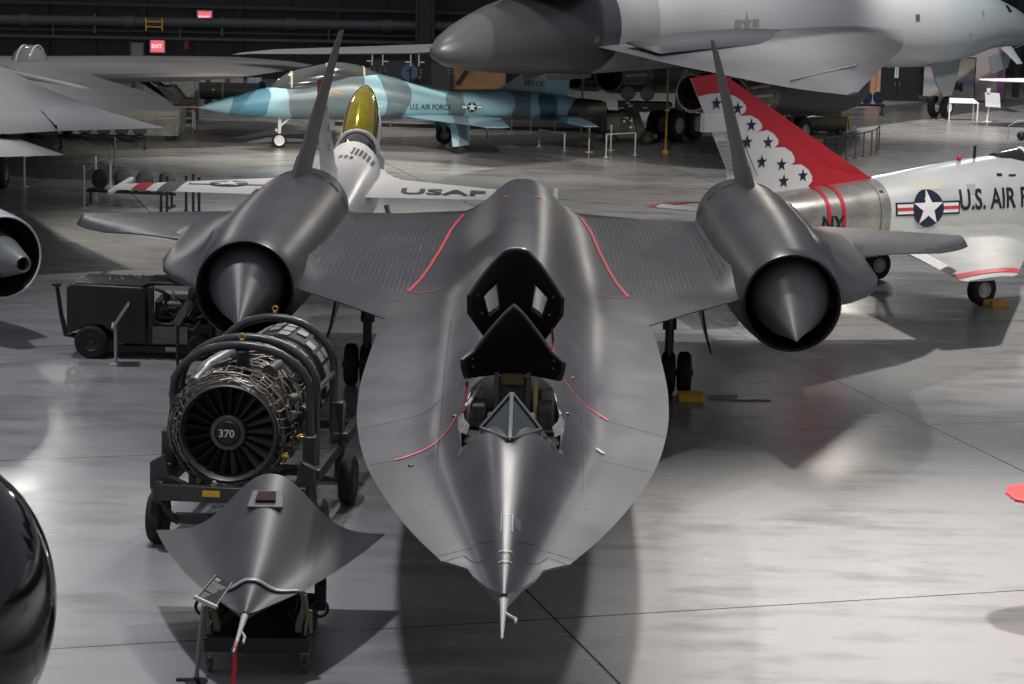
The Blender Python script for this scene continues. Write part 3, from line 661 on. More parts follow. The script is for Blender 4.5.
for s in (-1, 1):
    m = MB(); m.bar((s*.9, -.1, .82), (s*.9, 4.3, .82), .10, .16); m.build('side_rail', tr_paint, tr, bevel=.01)
    m = MB(); m.prism([(s*1.04, .0, .78), (s*1.04, .0, 1.12), (s*.86, .0, 1.22), (s*.80, .0, .95), (s*.45, .0, .80), (s*.45, 0, .68)], (0, .12, 0)); m.build('corner_bracket', tr_paint, tr, bevel=.01)
    m = MB(); m.tube([(s*.98, .05, .95), (s*1.0, .15, .6), (s*.85, .3, .36), (s*.75, .35, .3)], .06, 10); m.build('axle_strut', tr_paint, tr)
    m = MB(); m.cyl((s*.75, .36, .33), (s*1.1, .36, .33), .05, None, 10); m.bar((0, .36, .33), (s*.8, .36, .33), .12, .12); m.build('stub_axle', tr_paint, tr)
    wheel(tr, (s*1.02, .36, .34), .34, .2, tr_paint)
    wheel(tr, (s*1.02, 2.75, .34), .34, .2, tr_paint)
    m = MB(); m.cyl((s*.6, 2.75, .34), (s*1.1, 2.75, .34), .05, None, 10); m.bar((s*.9, 2.75, .3), (s*.9, 2.75, .85), .12, .12); m.build('rear_axle', tr_paint, tr)
    for y in (.45, 2.6):
        m = MB(); m.box((s*.9, y, 1.15), (.16, .18, .6)); m.box((s*.92, y+.1, 1.3), (.1, .2, .2)); m.box((s*.95, y, .98), (.2, .26, .12)); m.build('hoop_socket', tr_paint, tr, bevel=.015)
    m = MB(); m.bar((s*.88, .45, 1.9), (s*.84, 2.6, 1.85), .05, .05); m.build('tie_bar', tr_paint, tr)
m = MB(); m.bar((-.9, -.12, .78), (.9, -.12, .78), .1, .2); fb = m.build('front_beam', tr_paint, tr, bevel=.01)
m = MB(); m.box((-.22, -.185, .80), (.22, .012, .075)); m.build('yellow_label', mat('label_yellow', (.75, .42, .02), .5), fb)
for y, z in ((1.5, .74), (4.2, .78)):
    m = MB(); m.bar((-.9, y, z), (.9, y, z), .12, .12); m.build('cross_beam', tr_paint, tr)
m = MB(); m.bar((-.7, .9, .88), (.7, .9, .88), .1, .1); m.tube([(-.66, .9, .9), (-.4, .9, .84), (0, .9, .81), (.4, .9, .84), (.66, .9, .9)], .06, 8); m.build('engine_cradle', tr_paint, tr)

# ------------------------------------------------------------------ separate nose section on a dolly
ns = thing('nose_section', 'dark grey detached aircraft nose section, flared like a bell, with a needle probe', 'aircraft part', (-2.64, 22.9, 0), .024); ns.scale = (1, 1.066, 1)
NZ = .88; NW = [(0, .03), (.1, .09), (.35, .24), (.8, .50), (1.4, .77), (2.1, 1.03), (2.7, 1.22), (3.05, 1.315)]
NH = [(0, .04), (.5, .12), (1.0, .22), (1.7, .37), (2.4, .54), (3.05, .69)]; NS_ = [(0, .04), (.6, .15), (1.2, .29), (2.0, .43), (3.05, .58)]
def ntop(l, b): return NZ+.012+smooth(NH, b)*math.exp(-(abs(l)/smooth(NS_, b))**2.25)
mb = MB(); rings = []
for i in range(31):
    b = 3.05*(i/30)**1.3; w = smooth(NW, b); ls = [w*math.copysign(abs(u)**1.25, u) for u in [-1+2*k/40 for k in range(41)]]
    rings.append([(l, b, ntop(l, b)) for l in ls] + [(l, b, NZ-.012-smooth(NH, b)*.75*math.exp(-(abs(l)/(smooth(NS_, b)*1.1))**2)) for l in reversed(ls[1:-1])])
mb.loft(rings, True); skin = mb.build('nose_skin', mat('nose_paint', (.036, .036, .041), .5, 0, .25, 2, None, 0, (1, .4, 1)), ns, 50)
mb = MB(); mb.prism([(x, b, ntop(0, b)+.005-.14*abs(x)) for x, b in ((-.20, 2.26), (.20, 2.26), (.17, 2.62), (-.17, 2.62))], (0, 0, .035)); wn = mb.build('window_frame', mat('camera_frame', (.075, .075, .08), .4), ns, bevel=.008)
mb = MB(); mb.prism([(x, b, ntop(0, b)+.03) for x, b in ((-.115, 2.34), (.115, 2.34), (.10, 2.54), (-.10, 2.54))], (0, 0, .016)); mb.build('window_glass', mat('camera_glass', (.035, .012, .015), .1), wn)
mb = MB(); mb.lathe([(-1.1, .004), (-1.08, .014), (-.5, .022), (-.02, .036), (.06, .04)], (0, 0, NZ), (0, 1, -.0), 12, True); npb = mb.build('pitot_probe', mat('probe_grey', (.36, .36, .37), .35), ns)
mb = MB(); mb.tube([(.02, -.50, NZ), (.06, -.6, NZ-.01), (.06, -.74, NZ-.03)], .014, 8); mb.build('alpha_vane', mat('probe_grey', (.36, .36, .37), .35), npb)
for k in range(3):
    mb = MB(); mb.cyl((0, -.86-k*.06, NZ), (0, -.83-k*.06, NZ), .022, None, 10); mb.build('red_band', mat('band_red', (.5, .05, .05), .5), npb)
rb = thing('warning_ribbon', 'red warning streamer hanging from the tip of the detached nose section probe', 'ribbon', (-2.615, 21.80, 0), 0)
mb = MB(); L_, R_ = [], []
for k in range(13):
    z = .865-.62*k/12; x = .006*sin(k*.7); y = .01*sin(k*.9)
    L_.append((x-.022, y, z)); R_.append((x+.022, y+.008*sin(k), z))
mb.strip(L_, R_); o_ = mb.build('streamer', mat('streamer_red', (.65, .02, .035), .55), rb); so = o_.modifiers.new('thickness', 'SOLIDIFY'); so.thickness = .003
mb = MB(); mb.tube([(.026*cos(a), 0, NZ+.026*sin(a)) for a in [2*PI*k/10 for k in range(10)]], .004, 5, closed=True); mb.build('ring', grey_steel, rb)

dl = thing('nose_dolly', 'low black wheeled dolly with beige straps under the detached nose section', 'dolly', (-2.62, 24.4, 0), .024)
dp = mat('dolly_black', (.012, .012, .013), .5)
for s in (-1, 1):
    mb = MB(); mb.bar((s*.5, -.75, .32), (s*.5, 1.0, .32), .08, .12); mb.build('frame_rail', dp, dl, bevel=.008)
    for q0, q1 in (((s*.46, -.3, .36), (s*.3, -.1, .52)), ((s*.46, .9, .36), (s*.32, .7, .50))):
        mb = MB(); mb.bar(q0, q1, .06, .06); mb.build('upright', dp, dl)
    mb = MB(); mb.bar((s*.32, -.1, .50), (s*.32, .75, .48), .07, .07); mb.build('saddle_rail', dp, dl)
    st = MB(); L_ = []; R_ = []
    for k in range(15):
        t = k/14; z = .90-.46*t; x = s*(.46+.03*sin(t*5)); L_.append((x-.035, -.62+.05*sin(t*3), z)); R_.append((x+.035, -.60+.05*sin(t*3), z-.01))
    st.strip(L_, R_); so = st.build('hanging_strap', mat('strap_beige', (.20, .17, .11), .8), dl); q = so.modifiers.new('thickness', 'SOLIDIFY'); q.thickness = .012
    st = MB(); st.tube([(s*.50, -.63, .86), (s*.53, -.65, .65), (s*.5, -.63, .42), (s*.56, -.63, .45), (s*.555, -.65, .7)], .02, 8); st.build('strap_loop', mat('strap_beige', (.20, .17, .11), .8), dl)
    mb = MB(); mb.tube([(s*.62+.09*cos(a), -.1, .55+.09*sin(a)) for a in [2*PI*k/14 for k in range(14)]], .018, 8, closed=True); mb.bar((s*.5, -.1, .4), (s*.6, -.1, .48), .04, .04); mb.build('tow_ring', dp, dl)
    mb = MB(); mb.box((s*.58, .75, .45), (.12, .2, .3)); mb.box((s*.6, .75, .68), (.08, .12, .16)); mb.build('jack_box', dp, dl)
    for y in (-.65, .9):
        c = Vector((s*.5, y, .07)); mb = MB(); mb.box((s*.5, y, .245), (.1, .1, .04)); mb.bar((s*.5-.035, y, .24), (s*.5-.035, y+.03, .07), .012, .06); mb.bar((s*.5+.035, y, .24), (s*.5+.035, y+.03, .07), .012, .06)
        cf = mb.build('caster_fork', grey_steel, dl); mb = MB(); mb.lathe([(-.025, .02), (-.025, .06), (-.015, .07), (.015, .07), (.025, .06), (.025, .02)], (s*.5, y+.03, .07), (1, 0, 0), 18); mb.build('caster_wheel', mat('caster', (.07, .065, .06), .6), cf)
mb = MB(); mb.bar((-.55, -.72, .34), (.55, -.72, .34), .10, .16); mb.build('front_beam', dp, dl, bevel=.008)
mb = MB(); mb.bar((-.5, .95, .34), (.5, .95, .34), .1, .12); mb.build('rear_beam', dp, dl, bevel=.008)
mb = MB(); mb.box((0, .1, .27), (.95, 1.6, .03)); mb.build('deck', dp, dl)
mb = MB(); L_, R_ = [], []
for k in range(25):
    l = -.50+1.0*k/24; b = .66+.30*abs(l)
    for lst, d_ in ((L_, -.03), (R_, .03)):
        zz = ntop(l, b+d_)+.012 if abs(l) < smooth(NW, b)-.01 else NZ+.012
        p_ = Matrix.Rotation(.024, 3, 'Z') @ Vector((l, (b+d_)*1.066, zz)) + Vector((-2.64, 22.9, 0)); p_ = Matrix.Rotation(-.024, 3, 'Z') @ (p_-Vector((-2.62, 24.4, 0))); lst.append(p_)
mb.strip(L_, R_); q = mb.build('retaining_band', mat('band_silver', (.33, .33, .33), .35, .3), dl); qq = q.modifiers.new('thickness', 'SOLIDIFY'); qq.thickness = .016; qq.offset = 1

pl = thing('placard_stand', 'tilted grey information placard on a round pole in front of the detached nose section', 'placard stand', (-3.2, 23.42, 0), 0)
g_pole = mat('pole_grey', (.20, .20, .20), .4, .4)
mb = MB(); mb.tube([(0, 0, .02), (.05, -.08, .55), (.105, -.22, .90)], .024, 12); mb.build('pole', g_pole, pl)
mb = MB(); mb.lathe([(0, .001), (0, .12), (.012, .12), (.02, .03), (.05, .028)], (0, 0, 0), (0, 0, 1), 20, True); mb.box((-.1, .02, .015), (.22, .06, .02)); mb.build('base', black_paint, pl)
P1, P2, P3, P4 = Vector((.205, .02, 1.15)), Vector((.375, -.04, 1.085)), Vector((.235, -.30, .90)), Vector((.03, -.22, .965))
nn = (P2-P1).cross(P4-P1).normalized(); nn = nn if nn.z > 0 else -nn
mb = MB(); mb.prism([P1, P2, P3, P4], -nn*.012); pb = mb.build('panel', mat('placard_dark', (.04, .04, .037), .8), pl)
mb = MB(); mb.cyl(P4+nn*.01-(P3-P4)*.1, P3+nn*.01+(P3-P4)*.1, .024, None, 10); mb.build('lower_roll', mat('placard_edge', (.42, .42, .41), .35, .3), pb)
mb = MB(); mb.bar(P1, P4, .01, .02); mb.bar(P2, P3, .01, .02); mb.build('edge_strip', mat('placard_edge', (.42, .42, .41), .35, .3), pb)
ux = (P2-P1); uy = (P4-P1); mb = MB(); rnd = random.Random(5)
for k in range(12):
    t0 = .24+k*.055; 
    if k == 7: continue
    e = .9 if k not in (3, 6, 11) else .6
    x = .08
    while x < e:
        w_ = min(rnd.uniform(.04, .12), e-x); q = [P1+ux*a+uy*b+nn*.002 for a, b in ((x, t0), (x+w_, t0), (x+w_, t0+.025), (x, t0+.025))]; mb.add(q, [(0, 1, 2, 3)]); x += w_+.025
for a, b, c in ((.1, .08, .4), (.1, .14, .36)):
    mb.add([P1+ux*x+uy*y+nn*.002 for x, y in ((a, b), (c, b), (c, b+.04), (a, b+.04))], [(0, 1, 2, 3)])
mb.build('printed_text', mat('print_pale', (.5, .5, .47), .6), pb)

# ------------------------------------------------------------------ start cart behind the engine
ct = thing('start_cart', 'dark green boxy start cart with open engine bay, left of the black plane', 'ground cart', (-6.65, 41.0, 0), .02)
cm = mat('cart_green', (.016, .018, .013), .45, 0, .35, 2); cm2 = mat('cart_top', (.035, .037, .03), .5, 0, .4, 3)
mb = MB()
hood = [(-1.25, 0, .42), (-1.25, 0, 1.28), (-1.15, 0, 1.34), (.1, 0, 1.30), (.16, 0, 1.22), (.16, 0, .28), (-.38, 0, .28), (-.45, 0, .48), (-.62, 0, .60), (-.9, 0, .58)]
mb.prism(hood, (0, 1.1, 0)); mb.build('hood', cm, ct, bevel=.03)
mb = MB(); mb.prism([(-1.12, .05, 1.325), (.08, .05, 1.295), (.25, .5, 1.30), (.25, 1.08, 1.31), (-1.02, 1.08, 1.335)], (0, 0, .03)); mb.build('hood_lid', cm2, ct)
rnd = random.Random(2)
for k in range(11):
    x = rnd.uniform(-1.0, 0); y = rnd.uniform(.3, 1.1); mb = MB(); mb.cyl((x, y, 1.33), (x, y, 1.37), .018, None, 6); mb.build('hood_bolt', mat('bolt_pale', (.4, .4, .38), .5), ct)
mb = MB(); mb.box((.75, .75, .45), (1.25, 1.35, .4)); mb.box((.7, .7, 1.33), (1.1, .9, .06)); mb.bar((1.3, .05, .3), (1.3, .05, 1.3), .06, .06); mb.bar((.24, .05, .6), (.24, .05, 1.3), .1, .08); mb.build('bay_frame', cm, ct, bevel=.015)
mb = MB(); mb.box((.58, -.0, .45), (.62, .03, .30)); pnl = mb.build('pale_panel', mat('panel_tan', (.16, .155, .13), .55, 0, .25, 4), ct)
mb = MB(); mb.box((.6, -.02, .2), (.2, .02, .07)); mb.build('data_plate', mat('plate_white', (.35, .34, .33), .5), ct)
mb = MB(); mb.box((.25, .75, .16), (1.9, 1.2, .12)); mb.build('chassis', black_paint, ct)
mb = MB(); mb.box((.75, .65, .85), (.95, .8, .35)); mb.cyl((.4, .3, .9), (1.1, .3, .9), .16, None, 12); mb.build('motor_block', mat('motor_dark', (.02, .022, .02), .45, .3, .5, 9), ct, bevel=.03)
rnd = random.Random(9)
for k in range(18):
    a = Vector((rnd.uniform(.3, 1.2), rnd.uniform(.02, .3), rnd.uniform(.7, 1.05))); b = a+Vector((rnd.uniform(-.3, .3), rnd.uniform(-.05, .1), rnd.uniform(-.15, .25))); mb = MB(); mb.tube([a, (a+b)/2+Vector((0, -.06, rnd.uniform(-.1, .12))), b], rnd.uniform(.01, .025), 6)
    mb.build('hose', rnd.choice((mat('hose_black', (.02, .02, .02), .4), grey_steel, mat('hose_brown', (.1, .07, .03), .5), mat('hose_green', (.03, .06, .035), .5))), ct)
mb = MB(); mb.tube([(.95, .3, 1.0), (.95, .25, 1.2), (1.1, .25, 1.27), (1.3, .3, 1.25), (1.5, .4, 1.1)], .09, 12); mb.build('exhaust_pipe', mat('duct_grey', (.07, .072, .075), .4, .4), ct)
for k in range(3):
    mb = MB(); mb.tube([(.3+.05*k, .15+.1*k, 1.25-.04*k), (.45+.03*k, .12+.1*k, 1.22-.05*k), (.5+.03*k, .12+.1*k, .95)], .028, 8); mb.build('hose', mat('hose_black', (.02, .02, .02), .4), ct)
mb = MB(); mb.tube([(.85, .0, .95), (.9, -.03, .82), (.98, -.02, .95), (.93, -.02, 1.0)], .014, 6); mb.build('yellow_wire', mat('wire_yellow', (.35, .28, .05), .5), ct)
for y in (.05, 1.3): wheel(ct, (-.82, y, .30), .30, .2, mat('cart_hub', (.025, .026, .025), .4), (0, 1, 0))
mb = MB(); mb.tube([(-1.15, .4, .34), (-1.32, .35, .36), (-1.4, .33, .72), (-1.47, .3, 1.28)], [.05, .05, .04, .035], 10); mb.cyl((-1.55, .3, 1.28), (-1.39, .3, 1.28), .04, None, 10); mb.build('tow_bar', cm, ct)
mb = MB(); mb.cyl((-.82, .05, .3), (-.82, 1.3, .3), .05, None, 10); mb.build('axle', cm, ct)
for x in (1.1,):
    wheel(ct, (x, .05, .24), .24, .16, mat('cart_hub', (.025, .026, .025), .4), (0, 1, 0)); wheel(ct, (x, 1.3, .24), .24, .16, mat('cart_hub', (.025, .026, .025), .4), (0, 1, 0))

def sign_stand(x, y, yaw, label, h, m, dark):
    t = thing('sign_stand', label, 'sign stand', (x, y, 0), yaw)
    mb = MB(); mb.cyl((0, 0, 0), (0, 0, h), .028, None, 12); mb.build('pole', m, t)
    mb = MB(); mb.lathe([(0, .001), (0, .13), (.015, .13), (.025, .03)], (0, 0, 0), (0, 0, 1), 20, True); mb.build('base', m, t)
    mb = MB(); mb.prism([(-.04, -.24, h-.03), (-.04, .24, h-.03), (.22, .24, h+.37), (.22, -.24, h+.37)], (.02, 0, -.015)); mb.build('panel', dark, t, bevel=.004)
    mb = MB(); mb.cyl((-.05, -.26, h-.03), (-.05, .26, h-.03), .022, None, 8); mb.build('lower_roll', m, t)
    return t
sign_stand(-6.95, 40.5, 0.15, 'slim light grey sign stand with tilted panel in front of the dark green cart', .72, mat('pole_light', (.42, .42, .42), .4, .2), mat('sign_edge', (.20, .20, .2), .5))
sign_stand(-5.72, 39.5, .35, 'black sign stand with tilted panel between the green cart and the jet engine', .95, black_paint, mat('sign_black', (.03, .03, .03), .5))
# chock and chain by the right main gear
def chock(x, y, yaw, label, m=yellow_paint, s=1):
    t = thing('wheel_chock', label, 'chock', (x, y, 0), yaw); mb = MB(); L_ = .42*s
    for b in (-.12*s, .12*s):
        k = MB(); k.prism([(-L_/2, b-.07*s, 0), (-L_/2, b+.07*s, 0), (-L_/2, b+.03*s, .13*s), (-L_/2, b-.03*s, .13*s)], (L_, 0, 0)); k.build('wedge', m, t, bevel=.008)
    k = MB(); k.tube([(-L_/2-.02, -.12*s, .06*s), (-L_/2-.06, 0, .03), (-L_/2-.02, .12*s, .06*s)], .012, 6); k.build('rope', mat('rope', (.3, .26, .18), .8), t); return t
chock(3.02, 38.62, 0, 'yellow chock against the right-hand main wheels of the black plane')
c_ = MB(); pts = []
rnd = random.Random(4)
for k in range(46):
    t = k/45; x = 3.35+1.0*t; y = 38.72-.06*t+.03*sin(t*9); u = k % 2
    ring = [(x+.022*cos(a), y+(.012*sin(a) if u else .004*sin(a)), .014+(.004*sin(a) if u else .012*sin(a))) for a in [2*PI*j/8 for j in range(8)]]
    c_.tube(ring, .005, 5, closed=True)
tag(c_.build('chain', mat('chain_pale', (.45, .44, .42), .4, .5)), 'thin pale chain lying on the floor beside the right main gear of the black plane', 'chain')
c_ = MB(); c_.tube([(3.2, 38.9, .1), (3.3, 38.92, .02), (3.5, 38.98, .012), (3.85, 39.0, .012)], .01, 6); tag(c_.build('tie_rope', mat('rope', (.3, .26, .18), .8)), 'short thin rope on the floor behind the pale chain', 'rope')
# ------------------------------------------------------------------ helpers for aircraft skins
def band_mat(name, stops, rough=.38, amp=.5, scale=.5, metal=0):
    """camouflage: colour bands along the fuselage with wandering edges; stops = [(b, colour)]"""
    m = mat(name, stops[0][1], rough, metal); n, l, p = nodes(m)
    tc = n.new('ShaderNodeTexCoord'); sp = n.new('ShaderNodeSeparateXYZ'); l.new(tc.outputs['Object'], sp.inputs[0])
    nz = n.new('ShaderNodeTexNoise'); nz.inputs['Scale'].default_value = scale; nz.inputs['Detail'].default_value = 1; l.new(tc.outputs['Object'], nz.inputs['Vector'])
    a = n.new('ShaderNodeMath'); a.operation = 'MULTIPLY_ADD'; a.inputs[1].default_value = amp*4; l.new(nz.outputs['Fac'], a.inputs[0]); l.new(sp.outputs['Y'], a.inputs[2])
    b1 = stops[-1][0]+amp*4+1
    d = n.new('ShaderNodeMath'); d.operation = 'DIVIDE'; d.inputs[1].default_value = b1; l.new(a.outputs[0], d.inputs[0])
    rp = n.new('ShaderNodeValToRGB'); rp.color_ramp.interpolation = 'CONSTANT'; e = rp.color_ramp.elements
    while len(e) < len(stops): e.new(.5)
    for k, (b, c) in enumerate(stops): e[k].position = (b+amp*2)/b1 if b > 0 else 0; e[k].color = (*c, 1)
    l.new(d.outputs[0], rp.inputs[0]); l.new(rp.outputs[0], p.inputs['Base Color']); return m
def sec_at(secs, b):
    for s, t in zip(secs, secs[1:]):
        if b <= t[0]:
            k = (b-s[0])/(t[0]-s[0]); return [x+(y-x)*k for x, y in zip(s, t)]
    return list(secs[-1])
def side_x(secs, b, z):
    _, w, zc, ht, hb, ex = sec_at(secs, b); t = (z-zc)/(ht if z > zc else hb); return w*max(.02, 1-abs(min(1, t))**ex)**(1/ex)
def dense(secs, step=.5):
    out = []
    for s, t in zip(secs, secs[1:]):
        n = max(1, int((t[0]-s[0])/step))
        for k in range(n):
            b = s[0]+(t[0]-s[0])*k/n; out.append((b,)+tuple(smooth([(q[0], q[j]) for q in secs], b) for j in range(1, 6)))
    out.append(secs[-1]); return out
def side_fn(secs, b0, z0, sg, off=.012, dirb=-1):
    def f(x, y, e=0): b = b0+dirb*x; return (sg*(side_x(secs, b, z0+y)+off+e), b, z0+y)
    return f

# ------------------------------------------------------------------ silver jet with star-spangled red tail
silver = mat('silver_paint', (.62, .63, .62), .30, .35, .12, 1.2, None, 0, (1, .5, 1)); burnt = mat('burnt_metal', (.40, .385, .35), .3, .75, .3, 2.5, None, 0, (1, .6, 1))
navy = mat('navy', (.012, .016, .035), .4); letter_black = mat('letter_black', (.012, .013, .018), .45); mark_white = mat('mark_white', (.75, .75, .75), .4); mark_red = mat('mark_red', (.55, .05, .04), .4)
tail_red = mat('tail_red', (.50, .022, .035), .28); tail_white = mat('tail_white', (.75, .74, .73), .32)
SJ = dense([(0, .45, 1.55, .38, .38, 2.2), (1, .6, 1.6, .55, .5, 2.2), (2.5, .72, 1.7, .75, .65, 2.2), (4, .78, 1.8, .95, .75, 2.3), (5.5, .82, 1.85, 1.12, .85, 2.2), (7.2, .85, 1.87, .95, .87, 2.2), (9.1, .82, 1.85, .72, .85, 2.2), (11, .75, 1.83, .58, .75, 2.1), (12.5, .62, 1.8, .5, .6, 2), (13.0, .58, 1.8, .48, .55, 2)])
sj = thing('silver_jet', 'silver jet fighter with swept wings and a red and white tail with stars', 'aircraft', (15.62, 54.55, 0), 2.062)
mb = body(SJ, 36)
for i, f in enumerate(mb.f):
    c = sum((Vector(mb.v[k]) for k in f), Vector())/len(f)
    if c.y > 9.35: mb.m[i] = 1
sf = mb.build('fuselage', [silver, burnt], sj, 60)
def ring_band(name, secs, b, w, m, parent, a0=0, a1=360, off=.012, n=40):
    mb = MB(); L_, R_ = [], []
    for k in range(n+1):
        a = R(a0+(a1-a0)*k/n)
        for lst, bb in ((L_, b), (R_, b+w)):
            _, ww, zc, ht, hb, ex = sec_at(secs, bb); c, s_ = cos(a), sin(a); e = 2/ex
            lst.append(((ww+off)*math.copysign(abs(c)**e, c), bb, zc+((ht if s_ > 0 else hb)+off)*math.copysign(abs(s_)**e, s_)))
    mb.strip(L_, R_); return mb.build(name, m, parent)
ring_band('red_stripe', SJ, 10.25, .09, tail_red, sj); ring_band('red_stripe', SJ, 10.62, .09, tail_red, sj)
ring_band('panel_joint', SJ, 9.33, .03, mat('joint_grey', (.2, .2, .19), .4), sj)
for sg in (-1, 1):
    roundel('star_roundel', .40, side_fn(SJ, 8.15, 1.98, sg, .012, -1 if sg < 0 else 1), sj, [navy, mark_white, mark_red])
    f = side_fn(SJ, 7.32 if sg < 0 else 3.2, 1.92, sg, .014, -1 if sg < 0 else 1); text_on('lettering', 'U.S. AIR FORCE', .62, f, letter_black, sj, .74)
    f = side_fn(SJ, 10.85 if sg < 0 else 10.0, 1.55, sg, .014, -1 if sg < 0 else 1); text_on('lettering', 'NY', .5, f, letter_black, sj, .8)
# fin: white core with red leading edge in scallops and blue-black stars
FLE = [(13.12, 4.84), (12.87, 4.80), (10.38, 2.90), (9.85, 2.74), (9.0, 2.58)]
mb = airfoil([((0, 9.0, 2.3), (0, 13.0, 2.2), .16), ((0, 9.85, 2.62), (0, 12.75, 2.62), .14), ((0, 10.38, 2.9), (0, 12.80, 2.9), .13), ((0, 12.87, 4.8), (0, 13.74, 4.74), .05)], (1, 0, 0), 10); fin = mb.build('tail_fin', tail_white, sj, 30)
SCAL = [(13.56, 4.38), (13.31, 4.43), (12.96, 4.45), (12.67, 4.38), (12.47, 4.27), (12.37, 4.15), (12.40, 4.05), (12.53, 3.97), (12.25, 3.97), (12.05, 3.88), (11.96, 3.76), (11.98, 3.68), (12.1, 3.62), (11.83, 3.66), (11.65, 3.58), (11.54, 3.45), (11.55, 3.36), (11.65, 3.29), (11.38, 3.30), (11.2, 3.2), (11.11, 3.07), (11.12, 2.98), (11.22, 2.92), (10.95, 2.93), (10.75, 2.82), (10.65, 2.66), (10.66, 2.55), (10.78, 2.44), (11.07, 2.33)]
OUT = [(13.74, 4.75), (13.12, 4.84), (12.87, 4.8), (12.5, 4.53), (12.2, 4.30), (11.9, 4.07), (11.6, 3.84), (11.3, 3.61), (11.0, 3.38), (10.7, 3.15), (10.38, 2.90), (9.85, 2.74), (9.1, 2.60), (9.2, 2.5), (10.83, 2.17), (11.2, 2.2)]
def fin_half(b, z):
    t = (z-2.2)/2.6; return .5*(.15-.10*max(0, min(1, t)))
for sg in (-1, 1):
    mb = MB(); poly = OUT + SCAL[::-1]
    bm = bmesh.new(); vv = [bm.verts.new((sg*(fin_half(b, z)+.006), b, z)) for b, z in poly]; bm.faces.new(vv); bmesh.ops.triangulate(bm, faces=bm.faces, ngon_method='EAR_CLIP')
    mb.add([v.co.copy() for v in bm.verts], [tuple(v.index for v in f.verts) for f in (bm.verts.index_update() or bm.faces)]); bm.free()
    mb.build('red_scalloped_panel', tail_red, fin)
    for (b, z) in [(13.11, 4.23), (12.59, 4.12), (12.24, 3.77), (12.33, 3.42), (11.81, 3.40), (11.95, 3.0), (11.45, 2.93), (10.9, 2.68), (12.75, 3.62), (11.38, 2.58)]:
        mb = MB(); shape_on(mb, star2d(.155), lambda x, y: (sg*(fin_half(b+x, z+y)+.012), b-x*.9, z+y)); mb.build('star', navy, fin)
mb = MB(); mb.box((0, 13.12, 3.83), (.16, .60, .38)); mb.build('tail_fairing', tail_white, fin, bevel=.02)
for k in range(7):
    z = 2.85+k*.10; mb = MB(); mb.box((0, 12.58+(z-2.85)*.5, z), (.15, .30, .010)); mb.build('rudder_rib', mat('rib_grey', (.35, .35, .35), .5), fin)
mb = MB(); mb.bar((-.08, 12.45, 3.45), (-.08, 12.05, 2.7), .006, .015); mb.build('rudder_hinge_line', navy, fin)
# wings, stabilisers
for sg in (-1, 1):
    mb = airfoil([((.6*sg, 5.0, 1.45), (.6*sg, 9.9, 1.42), .30), ((2.2*sg, 6.35, 1.47), (2.2*sg, 10.15, 1.45), .24), ((5.9*sg, 9.9, 1.36), (5.9*sg, 11.25, 1.32), .10)], (0, 0, 1), 10)
    w = mb.build('wing', mat('wing_silver', (.50, .50, .47), .32, .5, .15, 1.5), sj, 30)
    mb = airfoil([((5.45*sg, 9.45, 1.385), (5.45*sg, 11.15, 1.345), .135), ((5.75*sg, 9.75, 1.37), (5.75*sg, 11.22, 1.33), .125)], (0, 0, 1), 10); mb.build('wingtip_stripe', tail_red, w)
    mb = airfoil([((5.88*sg, 9.86, 1.365), (5.88*sg, 11.27, 1.325), .12), ((6.0*sg, 10.1, 1.36), (6.0*sg, 11.2, 1.32), .06)], (0, 0, 1), 10); mb.build('wingtip', mat('tip_silver', (.6, .6, .6), .3, .4), w)
    mb = MB(); mb.prism([(2.6*sg, 10.18, 1.44), (2.6*sg, 10.02, 1.53), (5.4*sg, 10.95, 1.43), (5.4*sg, 11.1, 1.36)], (0, .06, .01)); mb.build('aileron_edge', mark_white, w)
    mb = airfoil([((.4*sg, 11.6, 1.25), (.4*sg, 13.6, 1.25), .12), ((2.7*sg, 13.4, 1.25), (2.7*sg, 14.3, 1.25), .05)], (0, 0, 1), 8); mb.build('stabiliser', burnt, sj, 30)
    mb = MB(); mb.cyl((1.85*sg, 7.4, .33), (1.75*sg, 7.3, 1.5), .07, None, 10); mb.bar((1.85*sg, 7.4, .4), (1.3*sg, 8.0, 1.3), .05, .05); mb.build('main_gear_leg', mat('gear_pale', (.45, .45, .44), .4), sj)
    wheel(sj, (1.85*sg, 7.4, .34), .34, .22, mat('hub_pale', (.45, .45, .45), .4, .3)); 
mb = MB(); mb.cyl((0, 3.1, .3), (0, 3.0, 1.3), .06, None, 10); mb.build('nose_gear_leg', mat('gear_pale', (.45, .45, .44), .4), sj); wheel(sj, (0, 3.1, .28), .28, .2, mat('hub_pale', (.45, .45, .45), .4, .3), name='nose_wheel')
CJ = dense([(2.6, .05, 2.35, .03, .1, 2), (3.4, .33, 2.5, .42, .2, 2), (4.4, .42, 2.65, .52, .2, 2), (5.1, .40, 2.7, .42, .2, 2), (5.75, .3, 2.7, .32, .2, 2)], .3)
body(CJ, 24).build('canopy', mat('canopy_dark', (.012, .014, .016), .08, spec=.8), sj, 60)
ring_band('canopy_frame', CJ, 5.0, .12, mark_white, sj, 0, 180, .01)
mb = MB(); mb.lathe([(0, .38), (-.03, .42), (.1, .45)], (0, 0, 1.55), (0, 1, 0), 24); mb.build('intake_lip', silver, sj)
for b, z, w, h, m_ in ((8.0, 2.45, .5, .16, mat('patch_tan', (.5, .48, .40), .45)), (6.95, 2.35, .22, .2, mat('patch_grey', (.35, .37, .36), .45)), (6.1, 2.62, .14, .06, letter_black), (5.75, 2.6, .2, .04, letter_black), (9.25, 2.35, .1, .05, letter_black)):
    f = side_fn(SJ, b, z, -1, .01); mb = MB(); shape_on(mb, [(-w/2, -h/2), (w/2, -h/2), (w/2, h/2), (-w/2, h/2)], f); mb.build('access_panel', m_, sj)
mb = MB(); mb.ball((0, 6.72, 2.93), .06, 8); mb.build('red_beacon', red_paint, sj)
